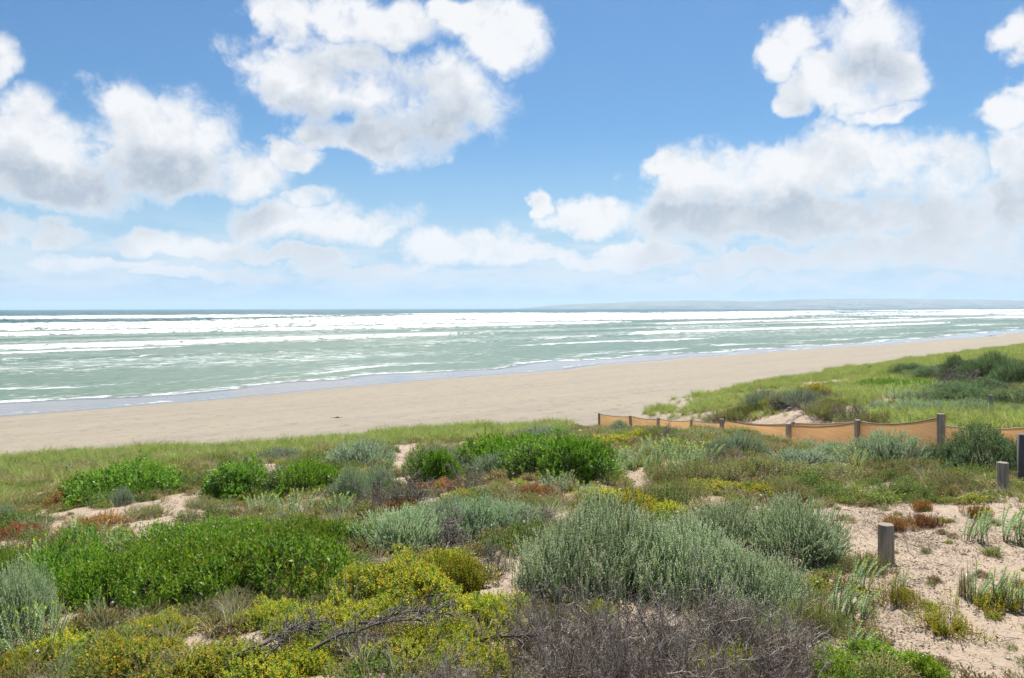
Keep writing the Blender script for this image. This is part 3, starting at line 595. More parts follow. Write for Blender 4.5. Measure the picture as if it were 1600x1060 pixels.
p = principled(N, None, cc, 0.85, N.noise(P, 160, 2), .3, .003, .1); t = N.n('ShaderNodeBsdfTranslucent'); N.put(t.inputs[0], cc)
mx = N.n('ShaderNodeMixShader'); mx.inputs[0].default_value = 0.5; N.put(mx.inputs[1], p.outputs[0]); N.put(mx.inputs[2], t.outputs[0]); N.put(out.inputs[0], mx.outputs[0])

def round_post(seed, rad, h, sink=0.25, lean=0.0, sides=22):
    """weathered round post with drying cracks, chamfered top; timber side mesh and end-grain top mesh"""
    r = np.random.default_rng(seed); th = np.arange(sides) * 2 * np.pi / sides; wob = 1 + .035 * np.cos(th * 2 + r.random() * 6) + r.normal(size=sides) * .012
    crack = r.choice(sides, 3, replace=False); wob[crack] -= .09
    zs = np.array([-sink, h * .3, h * .7, h - .012, h - .003]); rs = np.array([1.03, 1.0, .99, .985, .94])
    V = np.concatenate([np.stack([rad * k * wob * np.cos(th) + lean * max(z_, 0), rad * k * wob * np.sin(th), np.full(sides, z_)], 1) for z_, k in zip(zs, rs)])
    i = np.arange(len(zs) - 1)[:, None] * sides; j = np.arange(sides)[None]; j2 = (j + 1) % sides
    Q = np.stack([i + j, i + j2, i + sides + j2, i + sides + j], -1).reshape(-1, 4)
    side = mesh_np('post', V, Q, m_wood)
    ring = V[-sides:]; mid = ring * np.array([.5, .5, 1]) + np.array([lean * h * .5, 0, .0015]) + r.normal(size=ring.shape) * np.array([0, 0, .0012]); cen = np.array([[lean * h, 0, h]])
    V2 = np.concatenate([ring, mid, cen]); Q2 = [(a, (a + 1) % sides, sides + (a + 1) % sides, sides + a) for a in range(sides)] + [(sides + a, sides + (a + 1) % sides, sides + (a + 2) % sides, 2 * sides) for a in range(0, sides, 2)]
    return side, mesh_np('post_top', V2, Q2, m_end)
def bollard(px, Y, h, rad, label, seed):
    X = (px - 800) / F * Y; z = float(ground(X, Y)); e = empty('timber_bollard', (X, Y, z), seed * .7); tag(e, label, 'bollard', 'round timber bollards along the path edge')
    a, b = round_post(seed, rad, h, .25, .02); obj('post', a, e); obj('post_top', b, e)
bollard(1043, 4.6, .19, .058, 'round timber bollard whose sawn top just clears the dead grey twigs', 1)
bollard(1384, 6.35, .30, .062, 'short grey round timber bollard on open sand by the spurge clumps', 2)
bollard(1567, 9.0, .34, .062, 'round timber bollard standing in green grass in front of the dark saltbush', 3)
bollard(1549, 22.0, .62, .055, 'thin grey timber post at the end of the low sage hedge', 4)

def zpx(py, Y): return CAMZ - (py - HZ) / F * Y
def fence(name, label, pts, rad, cloth_bays, seed, rope_mat, second=None, cloth_far=True):
    P3 = []
    for px, Y, py in pts:
        X = (px - 800) / F * Y; g = float(ground(X, Y)); P3.append((X, Y, g, min(max(zpx(py, Y), g + .45), g + .95)))
    e = empty(name, (P3[0][0], P3[0][1], P3[0][2])); tag(e, label, 'fence', 'sand fences of orange cloth beside the beach path'); O = np.array(P3[0][:3]); R = np.random.default_rng(seed)
    for i, (X, Y, g, zt) in enumerate(P3):
        a, b = round_post(seed * 50 + i, rad * R.uniform(.9, 1.1), zt - g, .3, R.normal() * .03, 12)
        po = obj('post', a, e); po.location = np.array((X, Y, g)) - O; tp = obj('post_top', b, po)
    for i in cloth_bays:
        A, B = np.array(P3[i]), np.array(P3[i + 1]); nu, nv = 28, 9; u = np.linspace(0, 1, nu)[:, None]; v = np.linspace(0, 1, nv)[None]
        x = A[0] + (B[0] - A[0]) * u + 0 * v; y = A[1] + (B[1] - A[1]) * u + 0 * v; d = np.array([A[1] - B[1], B[0] - A[0]]) * (1 if cloth_far else -1); d = d / np.linalg.norm(d); off = rad + .012
        bil = off + .05 * np.sin(np.pi * u) * np.sin(np.pi * v) * R.uniform(.3, 1) + .012 * np.sin(u * 22 + v * 3 + i) * np.sin(np.pi * u)
        top = A[3] + (B[3] - A[3]) * u - .05 - .055 * np.sin(np.pi * u) * R.uniform(.6, 1.4); bot = np.minimum(ground(A[0] + (B[0] - A[0]) * u, A[1] + (B[1] - A[1]) * u) - .02, top - .2)
        z = bot + (top - bot) * v; V = np.stack([x + d[0] * bil, y + d[1] * bil, z], -1)
        bay = obj('shade_cloth', mesh_np('shade_cloth', V - O, gridfaces(nu, nv), m_cloth, smooth=True), e)
        line = V[:, -1] + np.array([0, 0, .006]); tv, tq = tubes((line - O)[None], np.full((1, nu), .011), 5); obj('rope', mesh_np('rope', tv, tq, rope_mat, smooth=True), e)
    for i in (second or []):
        A, B = np.array(P3[i]), np.array(P3[i + 1]); u = np.linspace(0, 1, 20)[:, None]
        line = np.concatenate([A[None, :2] + (B - A)[None, :2] * u, (A[3] + (B[3] - A[3]) * u) - .20 - .12 * np.sin(np.pi * u)], 1) + np.array([-rad, -rad, 0]); tv, tq = tubes((line - O)[None], np.full((1, 20), .008), 5); obj('wire', mesh_np('wire', tv, tq, m_wire), e)
    return P3
FAR = fence('cloth_fence', 'orange cloth sand fence ending on the beach, along the grassy side of the path',
      [(936, 33.0, 646), (987, 31.2, 650), (1027, 29.8, 653.5), (1079, 28.8, 656), (1154, 27.2, 658.5), (1239, 24.6, 660), (1342, 20.2, 657), (1460, 16.8, 662), (1620, 13.6, 664)], .055, range(8), 2, m_rope)
NEAR = fence('cloth_fence', 'orange cloth sand fence with thick posts, on the shrub covered side of the path',
      [(1129, 20.4, 661), (1232, 18.4, 663), (1339, 15.8, 657.5), (1470, 12.6, 648), (1650, 10.4, 650)], .062, range(3), 3, m_wire)
def sign():
    X, Y = (1596.5 - 800) / F * 9.6, 9.6; g = float(ground(X, Y)); e = empty('notice_board', (X, Y, g), math.radians(-8)); tag(e, 'dark timber notice board with a pale blue green panel beside the dark saltbush', 'sign')
    def box(nm, c, hx_, hy_, z0, z1, m, ch=.008):
        V = []
        for z_, q in ((z0, ch), (z0 + ch, 0), (z1 - ch, 0), (z1, ch)): V += [(c[0] + sx * (hx_ - q), c[1] + sy * (hy_ - q), z_) for sx, sy in ((-1, -1), (1, -1), (1, 1), (-1, 1))]
        Q = [(3, 2, 1, 0), (12, 13, 14, 15)] + [(k * 4 + a, k * 4 + (a + 1) % 4, k * 4 + 4 + (a + 1) % 4, k * 4 + 4 + a) for k in range(3) for a in range(4)]
        return obj(nm, mesh_np(nm, V, Q, m), e)
    mp, N_, o_ = material('sign_panel'); principled(N_, o_, (0.252, 0.364, 0.364), 0.4)
    md_, N_, o_ = material('sign_timber'); principled(N_, o_, (0.10, 0.095, 0.09), 0.85)
    box('post', (0, 0), .04, .04, -.3, zpx(680, 9.6) - g, md_); box('post', (.92, 0), .04, .04, -.3, zpx(680, 9.6) - g, md_)
    box('panel', (.46, -.02), .42, .012, zpx(728, 9.6) - g, zpx(685, 9.6) - g, mp, .003); box('rail', (.46, .012), .418, .015, zpx(700, 9.6) - g, zpx(695, 9.6) - g, md_, .003)
sign()

# ------------------------------------------------------------------ shrubs
B = 'bush'
def many(kd, name, cat, group, rows):
    for i, (px, yb, yt, w, label, *kw) in enumerate(rows): place(kd, px, yb, yt, w, name, label, cat, group, var=i, **(kw[0] if kw else {}))
G1 = 'grey green saltbushes on the dune'
many('sage_up', 'saltbush', B, G1, [
    (925, 945, 790, 260, 'large feathery grey green saltbush behind the dead grey twigs, by the yellow mat'),
    (1060, 950, 812, 230, 'tall upright grey green saltbush rising straight behind the dead twig thicket', ),
    (1165, 975, 862, 190, 'thin grey green saltbush mixed into the end of the dead twig thicket')])
many('sage', 'saltbush', B, G1, [
    (1135, 872, 780, 165, 'dense domed grey green saltbush touching the rounder one next to open sand'),
    (1243, 893, 780, 172, 'round domed grey green saltbush on the edge of the open sand'),
    (628, 868, 790, 130, 'grey green saltbush beside the glossy green mat, near the grey dead scrub', ),
    (30, 1000, 880, 120, 'silver grey saltbush with pale spurge stalks around its foot')])
many('sage_mid', 'saltbush', B, G1, [
    (745, 850, 772, 130, 'low grey green saltbush growing through twiggy dead scrub'),
    (795, 835, 778, 120, 'grey green saltbush below the orange succulent mats'),
    (700, 828, 770, 110, 'sparse grey green saltbush with grey sticks showing through'),
    (1385, 735, 668, 130, 'sprawling dull green saltbush leaning over the near cloth fence'),
    (1310, 722, 690, 90, 'small dull green saltbush in front of the near cloth fence'),
    (590, 778, 720, 60, 'upright green saltbush above the bleached dead branches'),
    (548, 790, 722, 66, 'dark green saltbush with bleached dead branches around it'),
    (1262, 700, 688, 40, 'tiny saltbush at the foot of a thick fence post')])
many('blue', 'saltbush', B, 'blue grey saltbushes on the dune', [
    (560, 732, 684, 112, 'domed blue grey saltbush beside the bare sand gap in the marram'),
    (442, 722, 696, 84, 'low blue grey saltbush at the edge of the marram grass'),
    (690, 742, 692, 84, 'blue grey saltbush across the sand gap, next to glossy green bush'),
    (772, 748, 704, 76, 'blue grey saltbush in a hollow of the glossy green hedge'),
    (848, 690, 664, 96, 'blue grey saltbush behind the glossy green hedge, against the beach'),
    (968, 676, 655, 40, 'small blue green saltbush at the beach end of the cloth fence'),
    (1128, 716, 684, 56, 'darker half of the round saltbush pair below the cloth fence'),
    (1160, 712, 673, 66, 'rounder half of the saltbush pair below the cloth fence'),
    (190, 790, 758, 40, 'single small blue grey saltbush on the sand below the glossy mat'),
    (2, 822, 785, 56, 'blue grey saltbush at the edge of the red succulents'),
    (1250, 640, 606, 80, 'blue grey saltbush on the grassy dune above the scarp'),
    (960, 730, 700, 70, 'soft blue green saltbush among pale spurge'),
    (1250, 735, 702, 110, 'low blue grey saltbush in dry scrub below the fence'),
    (1375, 648, 626, 50, 'small dark saltbush on pale sand behind the cloth fence')])
many('sage_mid', 'saltbush', B, 'saltbush hedge beyond the fence', [
    (1425, 652, 622, 80, 'grey green saltbush, leafy end of the hedge beyond the fence'), (1475, 656, 624, 90, 'grey green saltbush in the middle of the hedge beyond the fence'),
    (1522, 656, 622, 80, 'grey green saltbush of the hedge next to the thin timber post'), (1440, 636, 610, 86, 'darker saltbush rising behind the hedge beyond the fence'), (1590, 655, 632, 60, 'saltbush beside the thin timber post, under the dark scrub')])
many('dark', 'saltbush', B, None, [(1548, 748, 655, 165, 'big dark green saltbush hiding the end of the cloth fence'), (1478, 740, 690, 90, 'dark twiggy saltbush at the foot of the thickest fence post')])
many('dark', 'coastal_shrub', B, 'dark wind cut shrubs on the far dune', [
    (1500, 600, 552, 70, 'dark shrub with dead grey limbs on the far dune crest'), (1545, 606, 546, 90, 'dark crested shrub, highest on the far dune'),
    (1590, 615, 560, 80, 'dark green shrub spreading down the far dune flank'), (1420, 590, 566, 60, 'dark flat topped shrub where marram meets far scrub'),
    (1460, 596, 572, 76, 'low dark shrub between the marram and the dead limbs'), (1500, 640, 596, 110, 'dark shrub under the arching dead limbs'), (1575, 645, 606, 110, 'dark shrub above the sage hedge on the far dune'), (1357, 583, 572, 18, 'tiny dark shrub alone on the far marram crest')])
many('lime', 'glossy_bush', B, 'glossy green mats', [
    (395, 938, 808, 330, 'broad glossy bright green mat bush, highest part of the big patch', {'hmul': .82}), (245, 950, 838, 260, 'glossy bright green mat bush falling to the daisies', {'hmul': .82}),
    (100, 955, 850, 230, 'glossy green mat bush behind the silver grey saltbush', {'hmul': .82}), (500, 872, 800, 170, 'glossy green mat bush below the row of pale spurge', {'hmul': .82}), (320, 870, 806, 220, 'glossy green mat bush along the bare sand strip', {'hmul': .82}), (20, 905, 848, 130, 'glossy green mat bush under tall spurge stalks', {'hmul': .82})])
many('lime_mid', 'glossy_bush', B, 'glossy green bushes farther down the dune', [
    (200, 782, 722, 190, 'flat glossy green bush above the strip of bare sand'), (368, 782, 716, 110, 'glossy green bush above the straw coloured dead shrub'),
    (480, 775, 720, 120, 'glossy green bush next to the dead bleached branches'), (140, 770, 735, 70, 'thin end of the glossy bush by the pale marram'),
    (680, 762, 695, 80, 'glossy green bush at the edge of the sand gap'), (930, 745, 684, 80, 'glossy green hedge bush at the fence end of the hedge'), (795, 742, 672, 170, 'glossy green hedge bush behind the blue grey saltbush', {'hmul': .92}),
    (900, 756, 674, 120, 'tallest glossy green hedge bush with bare dark stems in front'), (845, 748, 676, 120, 'glossy green hedge bush in the middle of the hedge', {'hmul': .88}), (1385, 612, 590, 74, 'yellow green glossy bush on the far grassy dune'), (1430, 612, 592, 60, 'glossy bush beside the far pale sand track')])
MAT = {'hmax': .24}
many('yellow', 'bower_spinach', 'plant', 'yellow green creeping mats', [
    (690, 905, 858, 100, 'yellow creeper mat on the crest above the grey sticks', MAT), (600, 985, 940, 110, 'yellow creeper patch between the fallen branches', MAT),
    (640, 965, 866, 190, 'thick yellow green creeper mat beside the grey stick pile', MAT), (575, 945, 872, 130, 'yellow green creeper mat with sticks poking out', MAT),
    (720, 930, 850, 90, 'yellow creeper climbing on the dark dead root pile', MAT), (500, 930, 880, 120, 'olive yellow creeper mat bordering the glossy green patch', MAT),
    (520, 1010, 945, 150, 'yellow green creeper under the fallen black branch', MAT), (430, 985, 945, 110, 'yellow green creeper among orange daisies', MAT), (90, 1040, 990, 130, 'yellow green creeper mat in front of spurge stalks', MAT), (250, 1010, 975, 110, 'yellow green creeper mat around a thin black twig', MAT),
    (640, 1058, 1000, 150, 'yellow green creeper mat between dead twigs', MAT), (480, 1062, 1025, 120, 'yellow green creeper behind the fallen black branch fork', MAT), (30, 1062, 1020, 100, 'green creeper mat in front of the silver saltbush', MAT)])
many('yellow_open', 'bower_spinach', 'plant', 'yellow creepers on open sand', [(1480, 1010, 958, 90, 'yellow creeper tuft with dry stalks on open sand', {'hmax': .16}), (1400, 960, 935, 60, 'small creeper patch at the foot of spurge', {'hmax': .16}), (1560, 965, 925, 90, 'yellow creeper beneath the tall spurge on sand', {'hmax': .16})])
many('yellow_mid', 'bower_spinach', 'plant', 'yellow mats farther off', [
    (985, 812, 770, 110, 'yellow creeper mat between the big saltbush and sand hollow', MAT), (1045, 815, 785, 80, 'yellow green creeper mat behind the domed saltbush', MAT), (940, 790, 762, 80, 'yellow green mat below pale spurge heads', MAT),
    (960, 702, 668, 80, 'yellow flowering mat at the end of the glossy hedge', MAT), (1000, 690, 672, 50, 'thin yellow mat near the beach end of the fence', MAT),
    (1120, 775, 752, 90, 'yellow green mat at the back of the domed saltbush', MAT), (1180, 785, 756, 80, 'yellow green mat in the dry scrub', MAT), (720, 790, 765, 70, 'yellow mat above the grey green saltbushes', MAT), (1560, 610, 592, 30, 'bright yellow green tuft in the dark far scrub', MAT)])
for i, (px, Y, H, Rm, lb) in enumerate([(735, 4.3, .20, .26, 'yellow green creeper running into the dead thicket'), (690, 4.7, .2, .26, 'yellow green creeper patch under the grey stick fan'), (330, 4.5, .16, .3, 'yellow green creeper at the sandy daisy ground'), (180, 4.6, .18, .34, 'yellow green creeper with daisies near the tussocks'), (420, 4.35, .14, .28, 'yellow green creeper beneath the short dark branch'), (760, 5.2, .2, .28, 'yellow creeper at the foot of the dark root pile'), (860, 3.6, .25, .2, 'yellow green leaves poking through the grey thicket'), (1020, 3.7, .26, .18, 'bright leaves poking through the thicket near the hidden bollard'), (1120, 4.0, .28, .2, 'olive yellow leaves poking through the sandy end of the thicket')]):
    stand('yellow', px, Y, H, Rm, 'bower_spinach', lb, 'plant', 'yellow green creeping mats', i)
for px, Y, H, Rm, lb in [(1555, 36, .9, 1.3, 'tall dark shrub behind the dead limbs on the far dune'), (1500, 38, .8, 1.2, 'dark rounded shrub at the seaward side of the far scrub'), (1590, 30, .8, 1.2, 'dark rounded shrub above the thin timber post'), (1450, 40, .6, 1.0, 'dark low shrub running out into the marram'), (1530, 28, .7, 1.0, 'dark shrub in the hollow behind the sage hedge')]:
    stand('dark', px, Y, H, Rm, 'coastal_shrub', lb, B, 'dark wind cut shrubs on the far dune')
for px, Y, H, Rm, lb in [(1525, 33, .55, 1.0, 'low brown dead tangle in front of the tall dark far shrub'), (1490, 35, .5, .9, 'low brown dead tangle at the seaward edge of the far scrub'), (1575, 27, .5, .9, 'brown dead tangle above the sage hedge')]:
    stand('dead_mid', px, Y, H, Rm, 'dead_shrub', lb, 'dead shrub', 'brown dead tangles in the far scrub')
many('limeyellow', 'succulent_plant', 'plant', 'bright fleshy plants', [(1385, 1066, 1012, 130, 'vivid yellow green fleshy plant beside open sand', {'deep': .8}), (1300, 1075, 1030, 110, 'vivid yellow green fleshy plant under the dry stalks', {'deep': .8}), (1450, 1072, 1030, 70, 'vivid yellow green sprig spreading over open sand', {'deep': .8})])
many('red', 'pigface', 'plant', 'red and orange succulents', [
    (690, 772, 752, 90, 'orange red succulent mat below the bare dark stems'), (850, 778, 760, 90, 'orange succulent mat behind the big saltbush'), (630, 800, 784, 60, 'rust red succulent under the bleached branches'), (25, 845, 820, 90, 'red brown succulent mat beside the blue grey saltbush'),
    (1440, 802, 790, 30, 'small red succulent on bare sand, upper of two'), (1446, 828, 812, 44, 'spiky red succulent on bare sand, lower of two'), (1397, 836, 812, 46, 'brown red succulent behind the sand bollard'), (150, 830, 806, 90, 'brown red mat along the bare sand strip'), (1530, 815, 800, 40, 'red stemmed succulent behind spurge on sand'), (100, 790, 765, 80, 'red tinged mat at the end of the sand strip')])
many('olive', 'low_scrub', B, 'olive brown low scrub', [
    (1080, 760, 715, 130, 'olive brown low scrub below the pale spurge bank'), (1180, 755, 708, 140, 'olive brown low scrub in front of the round saltbush pair'), (1300, 760, 725, 150, 'olive low scrub with orange daisies'), (1410, 752, 712, 120, 'olive low scrub in front of the dark saltbush'), (1020, 690, 668, 60, 'dry brown scrub by the fence near the beach'), (1500, 775, 740, 130, 'green low scrub with daisies beside the grass bollard'),
    (1050, 790, 745, 90, 'brown low scrub around the sand hollow'), (1240, 790, 750, 110, 'yellow olive low scrub behind the round saltbush'), (1350, 905, 860, 80, 'brown leaved low scrub at the foot of the sand bollard'), (300, 985, 940, 130, 'olive brown low scrub in the daisy patch'), (400, 960, 915, 140, 'olive scrub at the border of the glossy mat'), (470, 720, 700, 50, 'olive scrub by the low blue grey saltbush'), (610, 748, 730, 50, 'olive scrub under the domed blue grey saltbush'),
    (40, 800, 770, 90, 'olive brown scrub on the pale marram slope'), (60, 880, 830, 130, 'olive scrub among the spurge above the glossy patch'), (320, 798, 775, 70, 'grey olive scrub on the bare sand strip'), (230, 812, 785, 70, 'dry olive scrub at the edge of the sand strip'), (580, 850, 815, 70, 'grey scrub next to glossy mat tip'), (760, 790, 760, 110, 'olive yellow scrub behind the saltbushes'), (1270, 1005, 930, 100, 'green brown scrub at the end of the twig thicket'), (116, 708, 698, 24, 'small grey scrub on the marram crest against the beach'), (820, 800, 775, 80, 'yellow olive scrub around orange succulents')])
for i, (px, Y, H, Rm, lb) in enumerate([(770, 3.55, .52, .40, 'grey dead twig shrub next to the yellow creeper mat'), (880, 3.75, .60, .46, 'grey dead twig shrub in front of the big feathery saltbush'), (985, 3.5, .60, .46, 'grey dead twig shrub wrapped round the purple brown twigs'), (1075, 3.85, .58, .46, 'grey dead twig shrub around the half hidden bollard'),
        (1170, 3.6, .56, .44, 'grey dead twig shrub at the sandy end of the thicket'), (1120, 4.5, .50, .46, 'grey dead twig shrub in front of the upright saltbush'), (1200, 4.4, .44, .40, 'grey dead twig shrub against the thin saltbush'), (690, 3.9, .36, .38, 'grey dead twig shrub behind the fallen black branch'), (850, 4.5, .42, .36, 'grey dead twig shrub against the saltbush and creeper'), (950, 4.45, .44, .40, 'grey dead twig shrub under the edge of the feathery saltbush'), (620, 3.5, .30, .34, 'grey dead twig shrub over the yellow green creeper'), (935, 4.0, .46, .40, 'grey dead twig shrub behind the purple brown twigs'), (1020, 4.2, .44, .40, 'grey dead twig shrub beside the sawn top of the hidden bollard')]):
    stand('dead', px, Y, H, Rm, 'dead_shrub', lb, 'dead shrub', 'grey dead twig thicket', i)
stand('dead_red', 985, 3.5, .48, .30, 'dead_shrub', 'purple brown fine twigged shrub in the grey thicket', 'dead shrub', 'purple brown twig shrubs'); stand('dead_red', 1230, 3.7, .45, .26, 'dead_shrub', 'brown fine twigged shrub beside the vivid fleshy plants', 'dead shrub', 'purple brown twig shrubs')
many('dead_mid', 'dead_shrub', 'dead shrub', 'bleached dead shrubs', [
    (640, 800, 738, 120, 'bleached tangle of dead branches under the domed saltbush'), (590, 806, 752, 110, 'bleached dead branches around upright saltbushes'), (520, 790, 755, 70, 'pale dead branches beside the glossy bush'), (425, 780, 738, 80, 'straw coloured dead shrub between two glossy bushes'), (730, 775, 728, 90, 'bleached dead shrub below the blue grey saltbush'),
    (700, 868, 800, 130, 'grey stick pile between the two lower saltbushes'), (770, 908, 850, 80, 'dark dead root pile beside the big saltbush'), (600, 930, 880, 120, 'thin grey sticks over the yellow creeper'), (850, 830, 790, 90, 'grey dead sticks in the back of the big saltbush'), (560, 1050, 975, 160, 'grey sticks fanning out around the fallen black branch'),
    (1130, 740, 705, 80, 'brown dead shrub below the saltbush pair'), (1490, 615, 556, 90, 'dead grey limbs arching over the far dark shrubs', {'hmul': .62}), (1530, 585, 548, 70, 'dead brown crown on top of the far scrub', {'hmul': .55}), (1350, 730, 705, 70, 'pale dead stems below the near fence'), (1440, 735, 705, 80, 'brown dead stems beside the dark twiggy saltbush'), (1045, 690, 665, 50, 'pale dead shrub by the fence near the marram')])
many('snag', 'bare_stem_shrub', 'dead shrub', 'bare dark stems', [(770, 760, 705, 26, 'bare dark stem between blue grey saltbushes'), (880, 765, 690, 46, 'bare dark stems in front of the glossy hedge'), (950, 775, 712, 50, 'bare dark stems at the end of the glossy hedge'), (690, 790, 745, 60, 'bare dark forked stems below the sand gap'), (825, 760, 715, 30, 'bare dark stem in the middle of the hedge')])
many('rush', 'rush_tuft', 'plant', 'upright rush tufts', [(1512, 942, 860, 34, 'upright dark green rush tuft on open sand'), (1500, 935, 880, 16, 'thin brown rush stalks on open sand')])
many('tussock', 'grass_tussock', 'grass tussock', 'arching grass tussocks', [(225, 990, 935, 110, 'arching straw green tussock below the glossy patch'), (130, 985, 940, 100, 'arching pale tussock among spurge stalks'), (1270, 985, 900, 90, 'dry yellow tussock beside the thin saltbush'), (1340, 740, 690, 90, 'leaning green tussock below the sprawling saltbush'), (1440, 720, 688, 80, 'leaning green tussock in front of the thickest fence post'), (380, 960, 920, 80, 'thin green tussock among the daisies'), (1545, 770, 735, 90, 'dry green tussock at the foot of the grass bollard'),
    (1600, 790, 750, 80, 'straw tussock beside the notice board'), (1230, 1050, 960, 90, 'straw tussock in front of the dead thicket')])

for kd, px, Y, H, Rm, nm, lb, ct in [('blue', 1192, 30.5, .62, .85, 'saltbush', 'dark blue green saltbush hanging over the scarp beside the path', B), ('yellow_mid', 1275, 29.2, .42, .75, 'bower_spinach', 'yellow flowering mat on top of the scarp behind the fence', 'plant'), ('yellow_mid', 1200, 29.6, .40, .3, 'bower_spinach', 'small yellow tuft hanging on the scarp', 'plant'),
        ('olive', 1235, 29.0, .42, .7, 'low_scrub', 'brown scrub on the scarp behind the fence', B), ('olive', 1170, 30.0, .45, .7, 'low_scrub', 'dark brown scrub at the foot of the scarp', B), ('dead_mid', 1215, 28.8, .45, .8, 'dead_shrub', 'brown dead branches hanging down the scarp', 'dead shrub'), ('dead_mid', 1290, 28.0, .4, .7, 'dead_shrub', 'dead brown branches under the yellow flowering mat', 'dead shrub'), ('olive', 1300, 27.0, .35, .6, 'low_scrub', 'olive scrub on pale sand beyond the path fence', B)]:
    stand(kd, px, Y, H, Rm, nm, lb, ct)

for i, (px, Y) in enumerate([(1085, 30.6), (1118, 30.2), (1150, 29.2), (1262, 26.4), (1300, 24.9), (1335, 23.2), (1372, 21.8)]):
    stand('dead_mid' if i % 2 else 'olive', px, Y, .42 + .12 * (i % 3), .75, 'low_scrub', 'brown scrub at the foot of the marram dune, right behind the far cloth fence', 'bush', 'brown scrub behind the far fence')

# ------------------------------------------------------------------ sea spurge
GS = 'sea spurge clumps on open sand'
for px, yb, yt, w, n, lb in [(1330, 975, 905, 60, 14, 'pale spurge clump with red stems between bollard and dry stalks'), (1345, 925, 865, 50, 10, 'pale spurge clump in front of the sand bollard'), (1405, 925, 888, 30, 7, 'tiny spurge tuft just below the sand bollard'),
        (1300, 965, 895, 50, 10, 'spurge clump at the border of the thin saltbush'), (1335, 1030, 968, 60, 9, 'spurge clump above the vivid fleshy plant'), (1525, 850, 795, 60, 14, 'spurge clump with hanging dry stems behind the rushes'), (1590, 850, 788, 60, 14, 'spurge clump with yellow tops near the notice board'),
        (1540, 945, 885, 60, 13, 'tall spurge clump right beside the rush tuft'), (1580, 955, 890, 60, 13, 'tall spurge clump above the yellow creeper'), (1545, 830, 800, 40, 8, 'small leaning spurge clump behind the rushes')]:
    spurge(px, yb, yt, w, n, lb, GS, lean=.05)
for px, yb, yt, w, n, lb in [(50, 1030, 955, 100, 16, 'pale spurge stalks at the foot of the silver saltbush'), (10, 1010, 950, 60, 8, 'pale spurge stalks half hidden by the silver saltbush'), (60, 985, 915, 70, 10, 'spurge stalks leaning against the silver saltbush'), (155, 965, 925, 40, 5, 'few spurge stalks in the arching pale tussock'),
        (70, 905, 840, 110, 16, 'pale spurge stalks rising out of the glossy patch'), (170, 868, 824, 80, 14, 'pale spurge stalks between glossy patch and sand strip')]:
    spurge(px, yb, yt, w, n, lb, 'sea spurge by the glossy patch')
for px, yb, yt, w, n, lb in [(410, 805, 772, 60, 14, 'pale spurge row on the glossy patch, beside the olive scrub'), (465, 806, 768, 70, 18, 'pale spurge row in the middle of the glossy patch crest'), (525, 808, 772, 60, 14, 'pale spurge row end next to dead branches'),
        (875, 770, 736, 60, 14, 'pale spurge bunch in front of the glossy hedge'), (915, 785, 752, 50, 10, 'pale spurge bunch with yellow heads behind the big saltbush'), (955, 745, 708, 60, 14, 'pale spurge bank beside the glossy hedge'), (1000, 735, 700, 70, 16, 'pale spurge bank in the hollow'), (1050, 730, 690, 70, 16, 'pale spurge bank below the fence'), (1095, 728, 694, 60, 12, 'pale spurge bank next to the round saltbush pair'),
        (1030, 712, 680, 60, 12, 'pale spurge bank near the brown fence scrub'), (1060, 745, 712, 50, 10, 'pale spurge at the edge of the olive scrub'), (1400, 628, 602, 60, 14, 'pale spurge bank on the far grassy dune'), (1440, 620, 598, 50, 10, 'pale spurge bank beside the far sand track'), (1330, 735, 702, 50, 10, 'pale spurge under the sprawling saltbush'), (1590, 640, 618, 40, 8, 'pale spurge near the thin timber post'), (130, 850, 815, 60, 10, 'pale spurge behind the glossy patch by red mat')]:
    spurge(px, yb, yt, w, n, lb, 'sea spurge banks', mid=True)

# ------------------------------------------------------------------ fallen branches, seaweed
def fallen(px, yb, L, rz, seed, label):
    x, y, z = cast(px, yb); e = empty('fallen_branch', (x, y, z + .05), rz); tag(e, label, 'branch', 'dead branches on the ground')
    r = np.random.default_rng(seed); k = 9; f = np.linspace(0, 1, k); main = np.stack([f * L, np.cumsum(r.normal(size=k)) * .03 * L, .04 + .10 * np.sin(f * 2.6) + r.normal(size=k) * .006], 1)
    V, Q = tubes(main[None], (.010 * (1 - .75 * f))[None], 7); obj('limb', mesh_np('limb', V, Q, m_twig, color=np.broadcast_to(np.array([.13, .11, .10]), (len(V), 3)), smooth=True), e)
    n = 44; u = r.uniform(.1, 1, n); b = np.stack([np.interp(u, f, main[:, i]) for i in range(3)], 1); d = nrm(np.stack([r.uniform(.3, 1, n), r.normal(size=n) * .8, np.abs(r.normal(size=n)) * .5], 1)); l = L * r.uniform(.12, .4, n); g = np.linspace(0, 1, 5)
    pts = b[:, None] + d[:, None] * (l[:, None] * g)[..., None] + r.normal(size=(n, 5, 3)) * .02 * (g > 0)[None, :, None]; V, Q = tubes(pts, np.broadcast_to(.0036 * (1 - .7 * g), (n, 5)), 4); obj('twig', mesh_np('twig', V, Q, m_twig, color=np.broadcast_to(np.array([.22, .19, .17]), (len(V), 3))), e)
fallen(480, 1045, .75, .35, 1, 'black fallen branch with forks across the creeper mat'); fallen(350, 1066, .55, .6, 2, 'thin dark fallen branch on the sandy daisy ground'); fallen(560, 1010, .6, .15, 3, 'dark fallen branch running into the grey sticks'); fallen(690, 1056, .7, .1, 4, 'grey fallen branch at the foot of the dead thicket')
fallen(405, 1062, .4, 1.1, 5, 'short dark upright branch on the sandy daisy ground')
